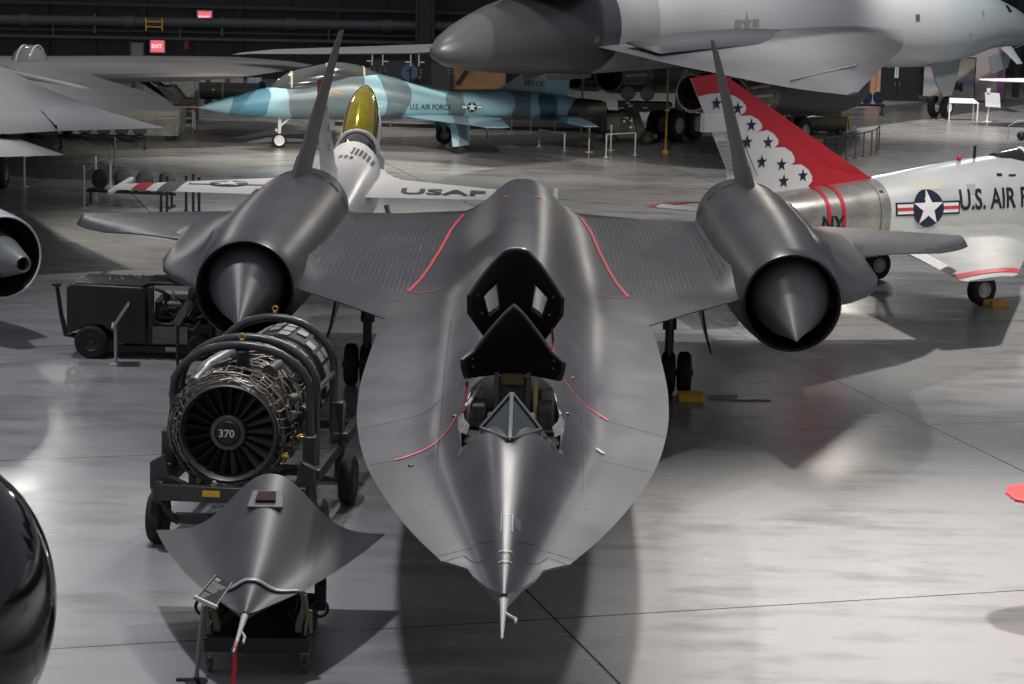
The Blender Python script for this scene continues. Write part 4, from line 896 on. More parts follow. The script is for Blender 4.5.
mb = MB(); mb.box((0, 6.3, 3.05), (.03, .06, .3)); mb.build('blade_antenna', black_paint, sj)
chock(10.25, 49.3, .5, 'yellow chock under the silver jet main wheel at the right edge', mat('chock_orange', (.5, .27, .03), .55), 1.1)

# ------------------------------------------------------------------ white display jet seen from behind, canopy open
fj_white = mat('jet_white', (.78, .77, .78), .28, 0, .05, 1.5)
fj = thing('white_jet', 'white jet fighter facing away, gold canopy raised, behind the left nacelle of the black plane', 'aircraft', (-3.68, 60.6, 0), 3.122)
fj.scale = (.995, .995, .995)
FJ = dense([(0, .03, 1.75, .03, .03, 2), (1.5, .36, 1.8, .32, .35, 2), (3, .5, 1.85, .40, .6, 2), (4.2, .56, 1.9, .40, .9, 2.2), (5.6, .60, 1.88, .62, 1.0, 2.2), (6.2, .66, 1.85, .85, 1.0, 2.1), (8, .78, 1.75, .85, .85, 2), (10.3, .74, 1.7, .78, .75, 2), (12.5, .62, 1.6, .60, .6, 2), (13.3, .55, 1.6, .52, .52, 2)])
body(FJ, 32).build('fuselage', fj_white, fj, 60)
mb = MB(); mb.lathe([(13.2, .55), (13.6, .54), (14.2, .46), (14.2, .40), (13.4, .45), (13.38, .01)], (0, 0, 1.6), (0, 1, 0), 28); mb.build('exhaust_nozzle', mat('nozzle_grey', (.12, .12, .12), .4, .6), fj, 30)
def fjw(l): return interp([(.6, 4.9), (.8, 5.9), (1.0, 6.6), (1.25, 7.2), (4.72, 9.35)], l)
for sg in (-1, 1):
    ls = [.5, .6, .7, .8, .9, 1.0, 1.12, 1.25, 1.6, 2.5, 3.6, 4.72]
    mb = airfoil([((l*sg, fjw(l), 1.93 if l > 1.2 else 1.93+.0*l), (l*sg, 10.75-.06*l, 1.93), .18 if l < 1.3 else .18-.03*l) for l in ls], (0, 0, 1), 10)
    w = mb.build('wing', fj_white, fj, 30)
    def wt(l, b): t = (b-fjw(l))/(10.75-.06*l-fjw(l)); th = .18 if l < 1.3 else .18-.03*l; return 1.93+.5*th*(1-(2*(max(0, min(1, t))**.75)-1)**2)+.012
    mb = MB(); mb.tube([(4.78*sg, 8.1, 1.93), (4.78*sg, 8.5, 1.93), (4.78*sg, 10.9, 1.93), (4.78*sg, 11.1, 1.93)], [.02, .06, .06, .03], 10); mb.build('wingtip_rail', fj_white, w)
    for l0, l1, m_ in ((4.10, 4.42, tail_red), (3.45, 3.85, navy)):
        mb = MB(); L_, R_ = [], []
        for k in range(9):
            t = .02+.96*k/8
            for lst, l in ((L_, l0), (R_, l1)):
                b = fjw(l)+(10.75-.06*l-fjw(l))*t; lst.append((l*sg, b, wt(l, b)))
        mb.strip(L_, R_); mb.build('wing_stripe', m_, w)
    if sg > 0: roundel('star_roundel', .42, lambda x, y, e=0: (2.45-x, 9.35-y*1.0, wt(2.45-x, 9.35-y)+e), w, [navy, mark_white, mark_white])
    else: text_on('lettering', 'USAF', 1.05, lambda x, y: (-(1.35+x), 10.15-y, wt(1.35+x, 10.15-y)+.01), letter_black, w, .78)
    mb = airfoil([((.6*sg, 11.9, 1.6), (.6*sg, 14.2, 1.6), .1), ((2.7*sg, 13.5, 1.5), (2.7*sg, 14.4, 1.5), .04)], (0, 0, 1), 8); mb.build('stabiliser', fj_white, fj, 30)
    mb = MB(); mb.cyl((1.18*sg, 7.6, .35), (.9*sg, 7.6, 1.4), .06, None, 10); mb.build('main_gear_leg', mat('gear_pale', (.45, .45, .44), .4), fj); wheel(fj, (1.18*sg, 7.6, .34), .34, .22, white_paint, name='main_wheel')
mb = airfoil([((0, 9.6, 2.35), (0, 13.2, 2.2), .18), ((0, 10.6, 2.7), (0, 13.5, 2.6), .16), ((0, 13.0, 4.60), (0, 14.3, 4.60), .06)], (1, 0, 0), 8); ff = mb.build('tail_fin', fj_white, fj, 30)
mb = airfoil([((0, 12.75, 4.38), (0, 14.22, 4.38), .075), ((0, 13.05, 4.66), (0, 14.33, 4.66), .065)], (1, 0, 0), 8); mb.build('red_fin_cap', tail_red, ff)
for z in (3.2, 3.6, 4.0):
    for sg in (-1, 1):
        mb = MB(); shape_on(mb, star2d(.14), lambda x, y: (sg*(.07-.012*(z-3.2)+.03), 12.6+(z-3.2)*.8+x, z+y)); mb.build('star', navy, ff)
mb = MB(); mb.cyl((0, 3.4, .25), (0, 3.3, 1.2), .06, None, 10); mb.build('nose_gear_leg', mat('gear_pale', (.45, .45, .44), .4), fj); wheel(fj, (0, 3.4, .24), .24, .16, white_paint, name='nose_wheel')
# fixed rear glass and raised bubble
RG = dense([(5.0, .44, 2.3, .52, .1, 2), (5.4, .40, 2.35, .45, .1, 2), (5.95, .22, 2.45, .25, .1, 2)], .2); body(RG, 20).build('rear_canopy_glass', mat('glass_brown', (.03, .028, .025), .08, spec=.8), fj, 60)
mb = MB(); mb.tube([(.47*cos(a), 4.98, 2.28+.57*sin(a)) for a in [PI*k/16 for k in range(17)]], .05, 8); mb.build('canopy_arch', fj_white, fj)
th = R(27); rot = Matrix.Rotation(-th, 3, 'X')
gold = mat('gold_canopy', (.34, .27, .012), .10, .55, .25, 3, spec=.8)
def bub(scale_w, hfun, z_lo, off):
    secs = [(0, .45, .50), (.5, .47, .58), (1.1, .46, .60), (1.7, .40, .54), (2.2, .29, .40), (2.55, .14, .22), (2.68, .03, .06)]; rings = []
    for u in [2.68*k/18 for k in range(19)]:
        w = smooth([(s[0], s[1]) for s in secs], u)*scale_w; h = smooth([(s[0], s[2]) for s in secs], u)
        ring = []
        for k in range(21):
            a = PI*k/20; p = rot @ Vector((w*cos(a), -u, hfun(h)*sin(a)+off)); ring.append((p.x, p.y+4.92, p.z+2.36))
        rings.append(ring)
    return rings
mb = MB(); mb.loft(bub(.92, lambda h: h, 0, .06), False, closed=False); cb = mb.build('canopy_bubble', gold, fj, 60); q = cb.modifiers.new('thickness', 'SOLIDIFY'); q.thickness = .02
mb = MB(); rg = bub(1.04, lambda h: h*.45, 0, -.10)
rings = []
for r_ in rg: rings.append(r_[:5]); 
mb.loft(rings, False, closed=False); rings = [r_[-5:] for r_ in rg]; mb.loft(rings, False, closed=False)
cs = mb.build('canopy_skirt', fj_white, cb, 60); q = cs.modifiers.new('thickness', 'SOLIDIFY'); q.thickness = .03
mb = MB(); pr_ = [rot @ Vector((.50*cos(a), .02, .60*sin(a)-.04)) for a in [PI*k/16 for k in range(17)]]; mb.tube([(p.x, p.y+4.92, p.z+2.36) for p in pr_], .05, 8); mb.build('canopy_bow', fj_white, cb)
def spine_fn(b0, l0, k=.5):
    def f(x, y, e=0):
        l = l0-x; b = b0-y; _, w, zc, ht, hb_, ex = sec_at(FJ, b); t = min(.97, abs(l)/w); return (l, b, zc+ht*(1-t**ex)**(1/ex)+.012)
    return f
for (b0, l0, s) in ((8.0, -.10, .09), (9.0, .1, .12)):
    for r_ in range(4):
        mb = MB()
        for c_i in range(6 if s < .1 else 3):
            shape_on(mb, [(c_i*s+q*s*.62, r_*.24+w_*.16) for q, w_ in ((0, 0), (1, 0), (1, 1), (0, 1))], spine_fn(b0, l0))
        if s < .1 or r_ in (1, 2): mb.build('stencilled_names', mat('stencil_grey', (.12, .12, .14), .5), fj)

# ------------------------------------------------------------------ blue camouflaged trainer in the background
LB, TL, GY, DT = (.27, .46, .53), (.085, .23, .32), (.13, .18, .205), (.05, .13, .2)
t38m = band_mat('blue_camouflage', [(0, LB), (1.0, TL), (2.3, LB), (3.0, GY), (5.6, LB), (6.2, GY), (6.9, LB), (8.3, GY), (8.8, LB), (10.4, GY), (11.2, LB), (11.6, DT), (12.2, LB)], .33, .28, .75)
bt = thing('blue_trainer', 'pale blue and grey camouflaged twin-seat jet numbered 38172 in the background', 'aircraft', (-10.7, 78.9, 0), -1.39)
BT = dense([(0, .02, 1.33, .02, .02, 2), (.4, .17, 1.36, .15, .14, 2), (1.5, .36, 1.45, .38, .40, 2), (2.5, .46, 1.55, .52, .55, 2.2), (3.5, .52, 1.6, .58, .63, 2.2), (5, .62, 1.65, .95, .68, 2.2), (6.0, .74, 1.6, .95, .62, 2.2), (7.2, .80, 1.55, .68, .55, 2.4), (8.3, .82, 1.52, .50, .50, 2.4), (10.3, .74, 1.50, .56, .46, 2.2), (11.8, .66, 1.50, .44, .42, 2.2), (12.8, .58, 1.46, .36, .40, 2.2)])
body(BT, 32).build('fuselage', t38m, bt, 60)
CT = dense([(2.35, .1, 2.0, .05, .1, 2), (3.0, .34, 2.05, .50, .1, 2), (3.8, .40, 2.1, .66, .1, 2), (4.6, .42, 2.15, .76, .1, 2), (5.4, .40, 2.2, .62, .1, 2), (6.0, .3, 2.3, .3, .1, 2)], .25)
cn = body(CT, 24).build('canopy', mat('canopy_glass', (.05, .055, .055), .08, spec=.8), bt, 60)
for b in (3.05, 4.25, 5.5): ring_band('canopy_frame', CT, b, .07, mat('frame_tan', (.33, .30, .22), .4), cn, 0, 180, .01, 20)
mb = MB(); mb.cyl((0, .1, 1.34), (0, -1.15, 1.36), .025, .012, 8); mb.build('pitot_probe', mat('probe_red', (.45, .16, .15), .5), bt)
mb = airfoil([((0, 9.4, 1.9), (0, 12.6, 1.85), .14), ((0, 10.3, 2.12), (0, 12.65, 2.1), .12), ((0, 10.95, 2.58), (0, 12.7, 2.6), .1), ((0, 11.7, 3.85), (0, 12.85, 3.85), .05)], (1, 0, 0), 10); bf = mb.build('tail_fin', band_mat('fin_camouflage', [(0, (.22, .31, .35)), (11.9, LB)], .35, .25, .8), bt, 30)
for sg in (1, -1):
    mb = airfoil([((.6*sg, 6.8, 1.15), (.6*sg, 10.2, 1.12), .18), ((3.8*sg, 9.0, 1.1), (3.8*sg, 9.95, 1.08), .06)], (0, 0, 1), 8); mb.build('wing', t38m, bt, 30)
    mb = airfoil([((.4*sg, 11.3, 1.15), (.4*sg, 13.0, 1.15), .1), ((2.15*sg, 12.7, 1.0), (2.15*sg, 13.3, 1.0), .04)], (0, 0, 1), 8); mb.build('stabiliser', t38m, bt, 30)
    mb = MB(); mb.lathe([(12.5, .30), (13.1, .31), (13.9, .24), (13.9, .19), (13.2, .22), (13.19, .01)], (.30*sg, 0, 1.45), (0, 1, 0), 20); mb.build('exhaust_nozzle', mat('nozzle_brown', (.09, .075, .06), .4, .5), bt, 30)
    mb = MB(); mb.lathe([(5.3, .26), (5.35, .29), (6.3, .30), (6.9, .2)], (.62*sg, 0, 1.42), (0, 1, 0), 20); mb.lathe([(5.3, .26), (5.9, .22), (5.91, .01)], (.66*sg, 0, 1.42), (0, 1, 0), 20, False, 1); mb.build('air_intake', [t38m, duct_black], bt)
    mb = MB(); mb.cyl((1.64*sg, 8.6, .3), (1.3*sg, 8.5, 1.15), .05, None, 8); mb.bar((1.64*sg, 8.6, .45), (1.0*sg, 8.2, 1.1), .04, .04); mb.build('main_gear_leg', mat('gear_grey', (.3, .32, .33), .4), bt); wheel(bt, (1.64*sg, 8.6, .31), .31, .16, grey_steel, name='main_wheel')
    mb = MB(); mb.prism([(1.78*sg, 8.25, 1.08), (1.78*sg, 8.95, 1.08), (1.88*sg, 8.9, .32), (1.88*sg, 8.35, .25)], (.03*sg, 0, 0)); mb.build('gear_door', t38m, bt)
    f = side_fn(BT, 7.02 if sg > 0 else 8.9, 1.40, sg, .012, 1 if sg > 0 else -1); text_on('lettering', 'U.S. AIR FORCE', .26, f, letter_black, bt, .80)
    roundel('star_roundel', .17, side_fn(BT, 9.15, 1.50, sg, .012, 1 if sg > 0 else -1), bt, [navy, mark_white, mark_white])
    text_on('lettering', '38172', .30, lambda x, y: (sg*(.075), (11.02+x) if sg > 0 else (11.9-x), 2.20+y), letter_black, bf, .95)
    mb = MB(); f = side_fn(BT, 5.62, 1.52, sg, .012); shape_on(mb, [(.10*cos(2*PI*k/16), .15*sin(2*PI*k/16)) for k in range(16)], f); mb.build('squadron_badge', mat('badge_white', (.6, .6, .65), .4), bt)
    mb = MB(); f = side_fn(BT, 5.62, 1.50, sg, .018); shape_on(mb, [(-.06, -.03), (.06, -.08), (.06, .02), (-.02, .08)], f); mb.build('squadron_badge_mark', navy, bt)
    mb = MB(); f = side_fn(BT, 4.5, 1.93, sg, .016, 1); shape_on(mb, [(-.25, -.02), (.12, -.025), (.12, -.06), (.25, 0), (.12, .06), (.12, .025), (-.25, .02)], f); mb.build('rescue_arrow', mat('arrow_yellow', (.6, .36, .05), .5), bt)
mb = MB(); mb.cyl((0, 2.7, .25), (0, 2.72, 1.1), .06, None, 10); mb.bar((0, 2.7, .7), (0, 3.1, 1.05), .05, .05); mb.bar((-.12, 2.6, .6), (.12, 2.6, .6), .06, .08); mb.build('nose_gear_leg', white_paint, bt); wheel(bt, (0, 2.7, .25), .25, .14, white_paint, name='nose_wheel', hubr=.72)
chock(-2.3, 80.75, .1, 'small yellow chock under the blue camouflaged jet near main wheel', yellow_paint, .8)

# ------------------------------------------------------------------ big grey swing-wing bomber
GL, GD, GM = (.30, .315, .33), (.032, .034, .039), (.16, .168, .18)
bombm = band_mat('bomber_grey', [(0, (.27, .31, .33)), (11, GL), (33.0, (.21, .22, .23)), (36.0, GD), (41.8, (.05, .052, .056))], .38, .7, .22)
bo = thing('grey_bomber', 'huge grey swing-wing bomber high across the background, dark tail left, nose right', 'aircraft', (22.9, 106.15, 0), 2.524)
BO = dense([(0, .05, 3.25, .05, .05, 2), (.5, .45, 3.28, .45, .45, 2), (2, .85, 3.5, .85, .72, 2), (4.5, 1.1, 3.75, 1.2, 1.0, 2), (7, 1.25, 3.9, 1.55, 1.45, 2.1), (10, 1.35, 3.9, 1.7, 1.7, 2.1), (14, 1.45, 3.95, 1.75, 1.65, 2.2), (18, 1.7, 4.1, 1.8, 1.5, 2.2), (24, 1.9, 4.3, 1.8, 1.5, 2.3), (30, 1.8, 4.4, 1.8, 1.5, 2.3), (36, 1.5, 4.5, 1.6, 1.6, 2.1), (39.5, 1.25, 4.4, 1.15, 1.35, 2), (42, .92, 4.1, .8, .88, 2), (43.2, .62, 3.92, .52, .52, 2), (43.75, .3, 3.85, .26, .25, 2), (43.88, .04, 3.85, .04, .04, 2)])
body(BO, 40).build('fuselage', bombm, bo, 60)
bgl = mat('bomber_wing_grey', (.085, .087, .10), .6, 0, .15, .8); bdk = mat('bomber_dark_grey', (.055, .058, .065), .5)
for sg in (-1, 1):
    P_ = [(1.2, 15.5, 37.2, 3.95, .7), (2.4, 17.6, 37.2, 3.8, .75), (3.6, 20.0, 37.1, 3.6, .7), (4.6, 22.3, 37.0, 3.46, .55), (5.4, 24.4, 36.9, 3.36, .45), (6.2, 26.6, 36.6, 3.22, .36), (6.8, 28.3, 36.1, 3.08, .3), (7.3, 29.7, 35.5, 2.95, .25), (7.9, 31.4, 34.7, 2.82, .19), (8.5, 33.0, 33.7, 2.70, .08)]
    if sg > 0: P_ = [(1.2, 15.5, 37.2, 3.9, .7), (4.6, 22.2, 37.0, 3.5, .5), (6.0, 26.0, 37.2, 3.35, .4), (9.0, 32.5, 38.3, 3.2, .28), (11.5, 37.3, 39.2, 3.1, .16), (12.1, 38.6, 39.5, 3.05, .05)]
    w = airfoil([((l*sg, a, z), (l*sg, b, z-.05), t) for l, a, b, z, t in P_], (0, 0, 1), 10).build('swept_wing', bgl, bo, 40)
    mb = MB(); L_, R_ = [], []
    for k in range(15):
        t = k/14; b = 24+12.5*t; lst = 2.05+.25*sin(PI*t)
        L_.append((sg*(2.0), b, 4.05+.25*sin(PI*t))); R_.append((sg*(3.3+.2*sin(PI*t)), b, 3.78+.1*sin(PI*t)))
    mb.strip(L_, R_); q = mb.build('wing_seal', bdk, bo); qq = q.modifiers.new('thickness', 'SOLIDIFY'); qq.thickness = .05
    mb = MB(); mb.bar((sg*6.6, 29.5, 3.32), (sg*7.05, 34.8, 3.06), .05, .03); mb.build('panel_line', bdk, w)
    dN = 0 if sg < 0 else -5
    NC = dense([(26.2, 1.45, 2.5, .6, .50, 5), (26.8, 1.5, 2.42, .75, .80, 5), (28, 1.55, 2.4, .85, .95, 4), (31, 1.5, 2.45, .8, .85, 3), (33, 1.4, 2.45, .7, .7, 2.4)], .8); mb = body(NC, 32); mb.v = [(x-4.0 if sg < 0 else x+4.0, y+dN, z) for x, y, z in mb.v]
    na = mb.build('engine_nacelle', bdk, bo, 40)
    mb = MB(); mb.box((sg*4.0, 29.6+dN, 3.2), (2.3, 7, .6)); mb.build('nacelle_pylon', bdk, na)
    for x in (3.25, 4.75):
        mb = MB(); mb.lathe([(32.2, .66), (33.2, .72), (34.4, .62), (34.4, .56), (33.2, .60), (33.15, .01)], (x*sg, dN, 2.42), (0, 1, 0), 32); nz_ = mb.build('exhaust_nozzle', mat('nozzle_tan', (.17, .16, .13), .5, .4, .45, 3), na, 30)
        for k in range(14):
            a = 2*PI*k/14; mb = MB(); u = Vector((cos(a), 0, sin(a))); c = Vector((x*sg, dN, 2.42))
            mb.bar(c+u*.735+Vector((0, 33.1, 0)), c+u*.655+Vector((0, 34.3, 0)), .07, .03, 0, u); mb.build('nozzle_petal', mat('petal_pale', (.5, .48, .42), .5, .3, .3, 4), nz_)
        mb = MB(); mb.lathe([(33.2, .59), (34.39, .555)], (x*sg, dN, 2.42), (0, 1, 0), 32); mb.build('nozzle_liner', duct_black, nz_)
    # rear: tailplane on the fin, dark
    mb = airfoil([((.3*sg, 36.3, 5.85), (.3*sg, 41.0, 5.85), .3), ((6.8*sg, 40.3, 5.95), (6.8*sg, 42.4, 5.95), .1)], (0, 0, 1), 8); mb.build('tailplane', bdk, bo, 30)
    mb = MB(); mb.cyl((2.2*sg, 26.4, .6), (2.0*sg, 26.4, 2.6), .16, None, 12); mb.bar((2.2*sg, 25.7, .55), (2.2*sg, 27.1, .55), .18, .18); mb.build('main_gear_leg', mat('gear_pale', (.45, .45, .44), .4), bo)
    for y in (25.75, 27.05):
        for x in (1.85, 2.6): wheel(bo, (x*sg, y, .58), .58, .36, mat('hub_white', (.55, .55, .52), .4), name='main_wheel')
    mb = airfoil([((.9*sg, 4.0, 2.85), (.9*sg, 5.2, 2.85), .1), ((1.75*sg, 4.7, 2.2), (1.75*sg, 5.3, 2.2), .03)], (sg*.6, 0, .8), 6); mb.build('nose_vane', bombm, bo, 30)
    wheel(bo, (.28*sg, 8.9, .45), .45, .28, white_paint, name='nose_wheel')
mb = airfoil([((0, 33.5, 5.6), (0, 41.2, 5.6), .5), ((0, 39.5, 10.3), (0, 43.0, 10.3), .15)], (1, 0, 0), 8); mb.build('tail_fin', bdk, bo, 30)
mb = MB(); mb.cyl((0, 8.9, .5), (0, 8.5, 2.5), .13, None, 12); mb.bar((0, 8.9, .9), (0, 7.6, 2.3), .1, .1); mb.bar((-.35, 8.9, .45), (.35, 8.9, .45), .12, .12); mb.build('nose_gear_leg', mat('gear_cream', (.6, .59, .52), .4), bo)
mb = MB(); mb.prism([(-.62, 8.6, 2.5), (-.62, 11.4, 2.4), (-.66, 10.9, 1.55), (-.66, 10.2, 1.0), (-.66, 9.4, 1.0), (-.64, 8.9, 1.7)], (-.06, 0, 0)); mb.build('nose_gear_door', mat('bomber_door', (.13, .145, .15), .45), bo)
mb = MB(); mb.prism([(-.75, 2.7, 2.85), (-.75, 3.6, 2.75), (-.80, 4.2, 1.95), (-.80, 5.8, 1.75), (-.80, 6.2, 2.5), (-.78, 5.2, 2.6)], (-.05, 0, 0)); mb.build('belly_door', mat('bomber_belly', (.20, .225, .235), .45), bo)
mb = MB(); mb.ball((-1.32, 37.2, 4.15), .2, 12, (.5, 1, 1)); mb.build('sensor_blister', bdk, bo)
mb = MB(); mb.cyl((-.2, 36.2, 2.95), (-.2, 36.2, 2.7), .06, None, 8); mb.box((0, 37.4, 2.93), (.9, 2.6, .25)); mb.build('belly_fairing', bdk, bo, bevel=.08)
def bof(b, z): return side_fn(BO, b, z, -1, .02)
for b, z, w, h, m_ in ((31.2, 3.9, .10, .10, black_paint), (9.2, 3.55, .22, .10, mat('stencil_red', (.6, .08, .06), .5)), (7.9, 4.35, .1, .3, mat('stencil_blue', (.10, .16, .25), .5)), (4.5, 4.5, .5, .28, mat('cockpit_dark', (.015, .015, .018), .1)), (14.5, 4.35, .4, .25, bdk), (2.2, 3.3, .12, .12, black_paint), (2.3, 2.95, .12, .12, black_paint), (33.6, 4.0, .07, .07, black_paint)):
    mb = MB(); shape_on(mb, [(-w/2, -h/2), (w/2, -h/2), (w/2, h/2), (-w/2, h/2)], bof(b, z)); mb.build('skin_mark', m_, bo)
mb = MB(); f = bof(28.6, 4.45)
for sx in (-1, 1): shape_on(mb, [(sx*.38, -.14), (sx*.8, -.14), (sx*.8, .14), (sx*.38, .14)], f)
shape_on(mb, star2d(.42), f); mb.build('low_visibility_star', mat('mark_grey', (.17, .175, .18), .5), bo)
# ------------------------------------------------------------------ grey wings at the left edge
wg_a = mat('wing_dark_grey', (.055, .054, .058), .48, 0, .25, .5, None, 0, (.5, 1, 1)); wg_b = mat('wing_blue_grey', (.068, .073, .092), .48, 0, .15, .6)
fw_ = thing('flying_wing', 'dark grey saw-toothed flying wing jet reaching in from the upper left', 'aircraft', (-14, 66, 0))
def slab(poly, z, th, name, m, parent, dome=0, org=(-14, 66)):
    """thin wing slab with sharp rim: outline on the mid plane, bulged top and bottom"""
    n = len(poly); cx = sum(p[0] for p in poly)/n; cy = sum(p[1] for p in poly)/n
    mb = MB(); rings = []
    for k, t in ((0, 1), (.5, .9), (1, .62)):
        rings.append([(cx+(x-cx)*t-org[0], cy+(y-cy)*t-org[1], z+th*k) for x, y in poly])
    lo = [[(x, y, 2*z-zz) for x, y, zz in r_] for r_ in rings[1:]][::-1]
    mb.loft(lo+rings, True); return mb.build(name, m, parent, 30)
A = [(-26.43, 83.71), (-18.57, 84.81), (-13.61, 87.12), (-10.38, 87.84), (-8.37, 86.13), (-7.35, 84.27), (-7.71, 82.05), (-8.87, 77.87), (-13.66, 75.12), (-13.00, 72.69), (-10.24, 66.41), (-9.03, 63.55), (-11.23, 63.33), (-14.87, 65.53), (-19.83, 62.78), (-26.43, 66.08)]
slab(A, 2.5, .16, 'wing', wg_a, fw_)
mb = MB(); mb.tube([(-5.0, 15, 2.5), (-2.3, 8.3, 2.55), (.8, 3.9, 2.52), (3.6, -.4, 2.48)], [.75, .66, .5, .05], 14); mb.v = [(x, y, 2.5+(z-2.5)*.45) for x, y, z in mb.v]; mb.build('engine_hump', wg_a, fw_, 40)
mb = MB(); mb.tube([(-9, 16, 2.5), (-7, 10, 2.55), (-4.5, 3, 2.5)], [1.3, 1.1, .6], 14); mb.v = [(x, y, 2.5+(z-2.5)*.35) for x, y, z in mb.v]; mb.build('centre_body', wg_a, fw_, 40)
for x, y in ((-10.5, 59.9), (-16, 63)):
    mb = MB(); mb.cyl((x+14-4, y-66+6, .45), (x+14-4, y-66+6, 2.45), .12, None, 10); mb.build('gear_leg', dark_steel, fw_); wheel(fw_, (x+14-4, y-66+6, .45), .45, .3, grey_steel)
gj = thing('stealth_fighter', 'blue-grey angular jet wing and tailplane at the left edge, below the flying wing', 'aircraft', (-14, 58, 0))
Bp = [(-22.77, 68.3), (-15.93, 72.4), (-12.61, 63.4), (-9.89, 57.0), (-7.98, 53.2), (-8.7, 52.75), (-10.15, 51.86), (-11.04, 50.9), (-17.5, 50.2), (-22.77, 54.3)]
slab(Bp, 3.0, .10, 'wing', wg_b, gj, 0, (-14, 58))
Cp = [(-17, 63), (-11.7, 53.1), (-10.49, 50.56), (-9.29, 48.27), (-9.76, 47.96), (-10.49, 47.57), (-17, 46.5)]
slab(Cp, 2.85, .06, 'tailplane', mat('wing_lavender_grey', (.12, .124, .155), .42, 0, .1, .8), gj, 0, (-14, 58))
mb = MB(); mb.bar((2.71, -2.3, 3.0), (3.75, -5.8, 3.0), .04, .2); mb.build('flap_seam', black_paint, gj)
mb = body(dense([(-7, .9, 2.5, .6, .7, 2.4), (0, 1.5, 2.5, .6, .8, 3), (10, 1.3, 2.5, .6, .7, 3)], 2), 20); mb.v = [(x-6.0, y-1, z) for x, y, z in mb.v]; mb.build('fuselage', wg_b, gj, 50)
for y in (-5, 5):
    mb = MB(); mb.cyl((-6.0, y, .4), (-6.0, y, 1.9), .1, None, 10); mb.build('gear_leg', dark_steel, gj); wheel(gj, (-6.0, y, .4), .4, .3, grey_steel)

pod = thing('jet_exhaust', 'grey jet exhaust with bright lip and hollow inner cone, cut off at the left edge', 'jet exhaust', (-9.28, 42.2, 0))
ax = Vector((.62, -.78, -.03)).normalized(); c = Vector((0, 0, 1.60)); lipm = mat('lip_silver', (.72, .71, .74), .35, 0); podm = mat('pod_grey', (.5, .5, .52), .35, .2)
mb = MB(); mb.lathe([(-2.6, .72), (-1.0, .84), (-.3, .80), (0, .755), (.02, .745), (.0, .735)], c, ax, 40); mb.build('cowling', podm, pod)
mb = MB(); mb.lathe([(.0, .735), (-.9, .70), (-1.3, .01)], c, ax, 40); mb.build('duct', duct_black, pod)
mb = MB(); mb.tube([tuple(c+ax*.01+(Vector((0, 0, 1))*cos(a)+ax.cross(Vector((0, 0, 1)))*sin(a))*.745) for a in [2*PI*k/40 for k in range(40)]], .02, 6, closed=True); mb.build('lip', lipm, pod)
mb = MB(); mb.lathe([(-1.2, .52), (-.6, .48), (.0, .38), (.80, .155), (.82, .14), (.81, .115), (.55, .10), (.54, .002)], c, ax, 28); cn = mb.build('inner_cone', mat('cone_grey', (.22, .22, .215), .4, .4), pod)
mb = MB(); mb.lathe([(.812, .118), (.6, .10), (.59, .002)], c, ax, 20); mb.build('cone_hole', duct_black, cn)
mb = MB(); mb.cyl((-1.3, 1.6, 0), (-1.3, 1.6, 1.2), .12, None, 10); mb.lathe([(0, .4), (.03, .4), (.05, .12)], (-1.3, 1.6, 0), (0, 0, 1), 20, True); mb.build('support_stand', dark_steel, pod)
wt_ = thing('wing_tip', 'small pale rounded wing tip at the left edge above the jet exhaust', 'wing', (-13.0, 57.5, 0))
mb = airfoil([((-6, 1.5, 2.2), (-6, -2.0, 2.2), .35), ((-.7, 1.0, 2.2), (-.7, -.8, 2.2), .2), ((-.2, .6, 2.2), (-.2, -.6, 2.2), .14), ((0, .25, 2.2), (0, -.3, 2.2), .06)], (0, 0, 1), 8); mb.build('wing', mat('tip_pale', (.5, .5, .5), .35), wt_, 40)
mb = MB(); mb.cyl((-5.2, 0, 0), (-5.2, 0, 2.1), .1, None, 8); mb.build('support_leg', dark_steel, wt_)
rd = thing('black_radome', 'large glossy black rounded nose at the lower left corner', 'aircraft nose', (-4.78, 19.0, 0))
mb = MB(); mb.ball((0, 0, 2.10), 1.0, 48, (.98, 1.3, 1.28)); mb.v = [(x*1.0 if x > 0 else x*2.2, y, z) for x, y, z in mb.v]; mb.build('nose_shell', mat('gloss_black', (.007, .007, .008), .10, spec=.7), rd, 80)
mb = MB(); mb.lathe([(0, .3), (.04, .3), (.06, .1), (1.2, .1)], (-1.0, 0, 0), (0, 0, 1), 16, True); mb.build('support_leg', dark_steel, rd)
mb = MB(); mb.lathe([(-1.45, .86), (-1.7, .84), (-1.7, .80)], (0, 0, 2.1), (1, 0, 0), 40); mb.v = [(x, y*1.3*.9, 2.1+(z-2.1)*1.28*.9) for x, y, z in mb.v]; mb.build('joint_ring', grey_steel, rd)
rt_ = thing('red_tip', 'bright red pointed wing tip poking in at the right edge', 'wing', (5.72, 26.2, 0))
mb = MB(); mb.prism([(.0, .12, 1.5), (.08, .38, 1.5), (.4, .62, 1.5), (1.6, .9, 1.5), (1.6, -1.6, 1.5), (.04, -.22, 1.5)], (0, 0, .05)); mb.build('red_panel', mat('bright_red', (.75, .06, .06), .4), rt_, bevel=.02)
mb = MB(); mb.cyl((1.2, -.2, 0), (1.2, -.2, 1.5), .06, None, 10); mb.lathe([(0, .25), (.03, .25), (.05, .06)], (1.2, -.2, 0), (0, 0, 1), 18, True); mb.build('support_leg', dark_steel, rt_)
ww = thing('white_wing', 'thin white wing tip at the right edge beyond the silver jet', 'wing', (18.55, 95, 0))
mb = airfoil([((0, -.2, 1.87), (0, .5, 1.87), .06), ((.6, -.6, 1.87), (.6, .9, 1.87), .10), ((5, -1.2, 1.9), (5, 2.4, 1.9), .25)], (0, 0, 1), 8); mb.build('wing', white_paint, ww, 30)
mb = MB(); mb.cyl((4.5, .5, 0), (4.5, .5, 1.85), .1, None, 8); mb.build('support_leg', dark_steel, ww)

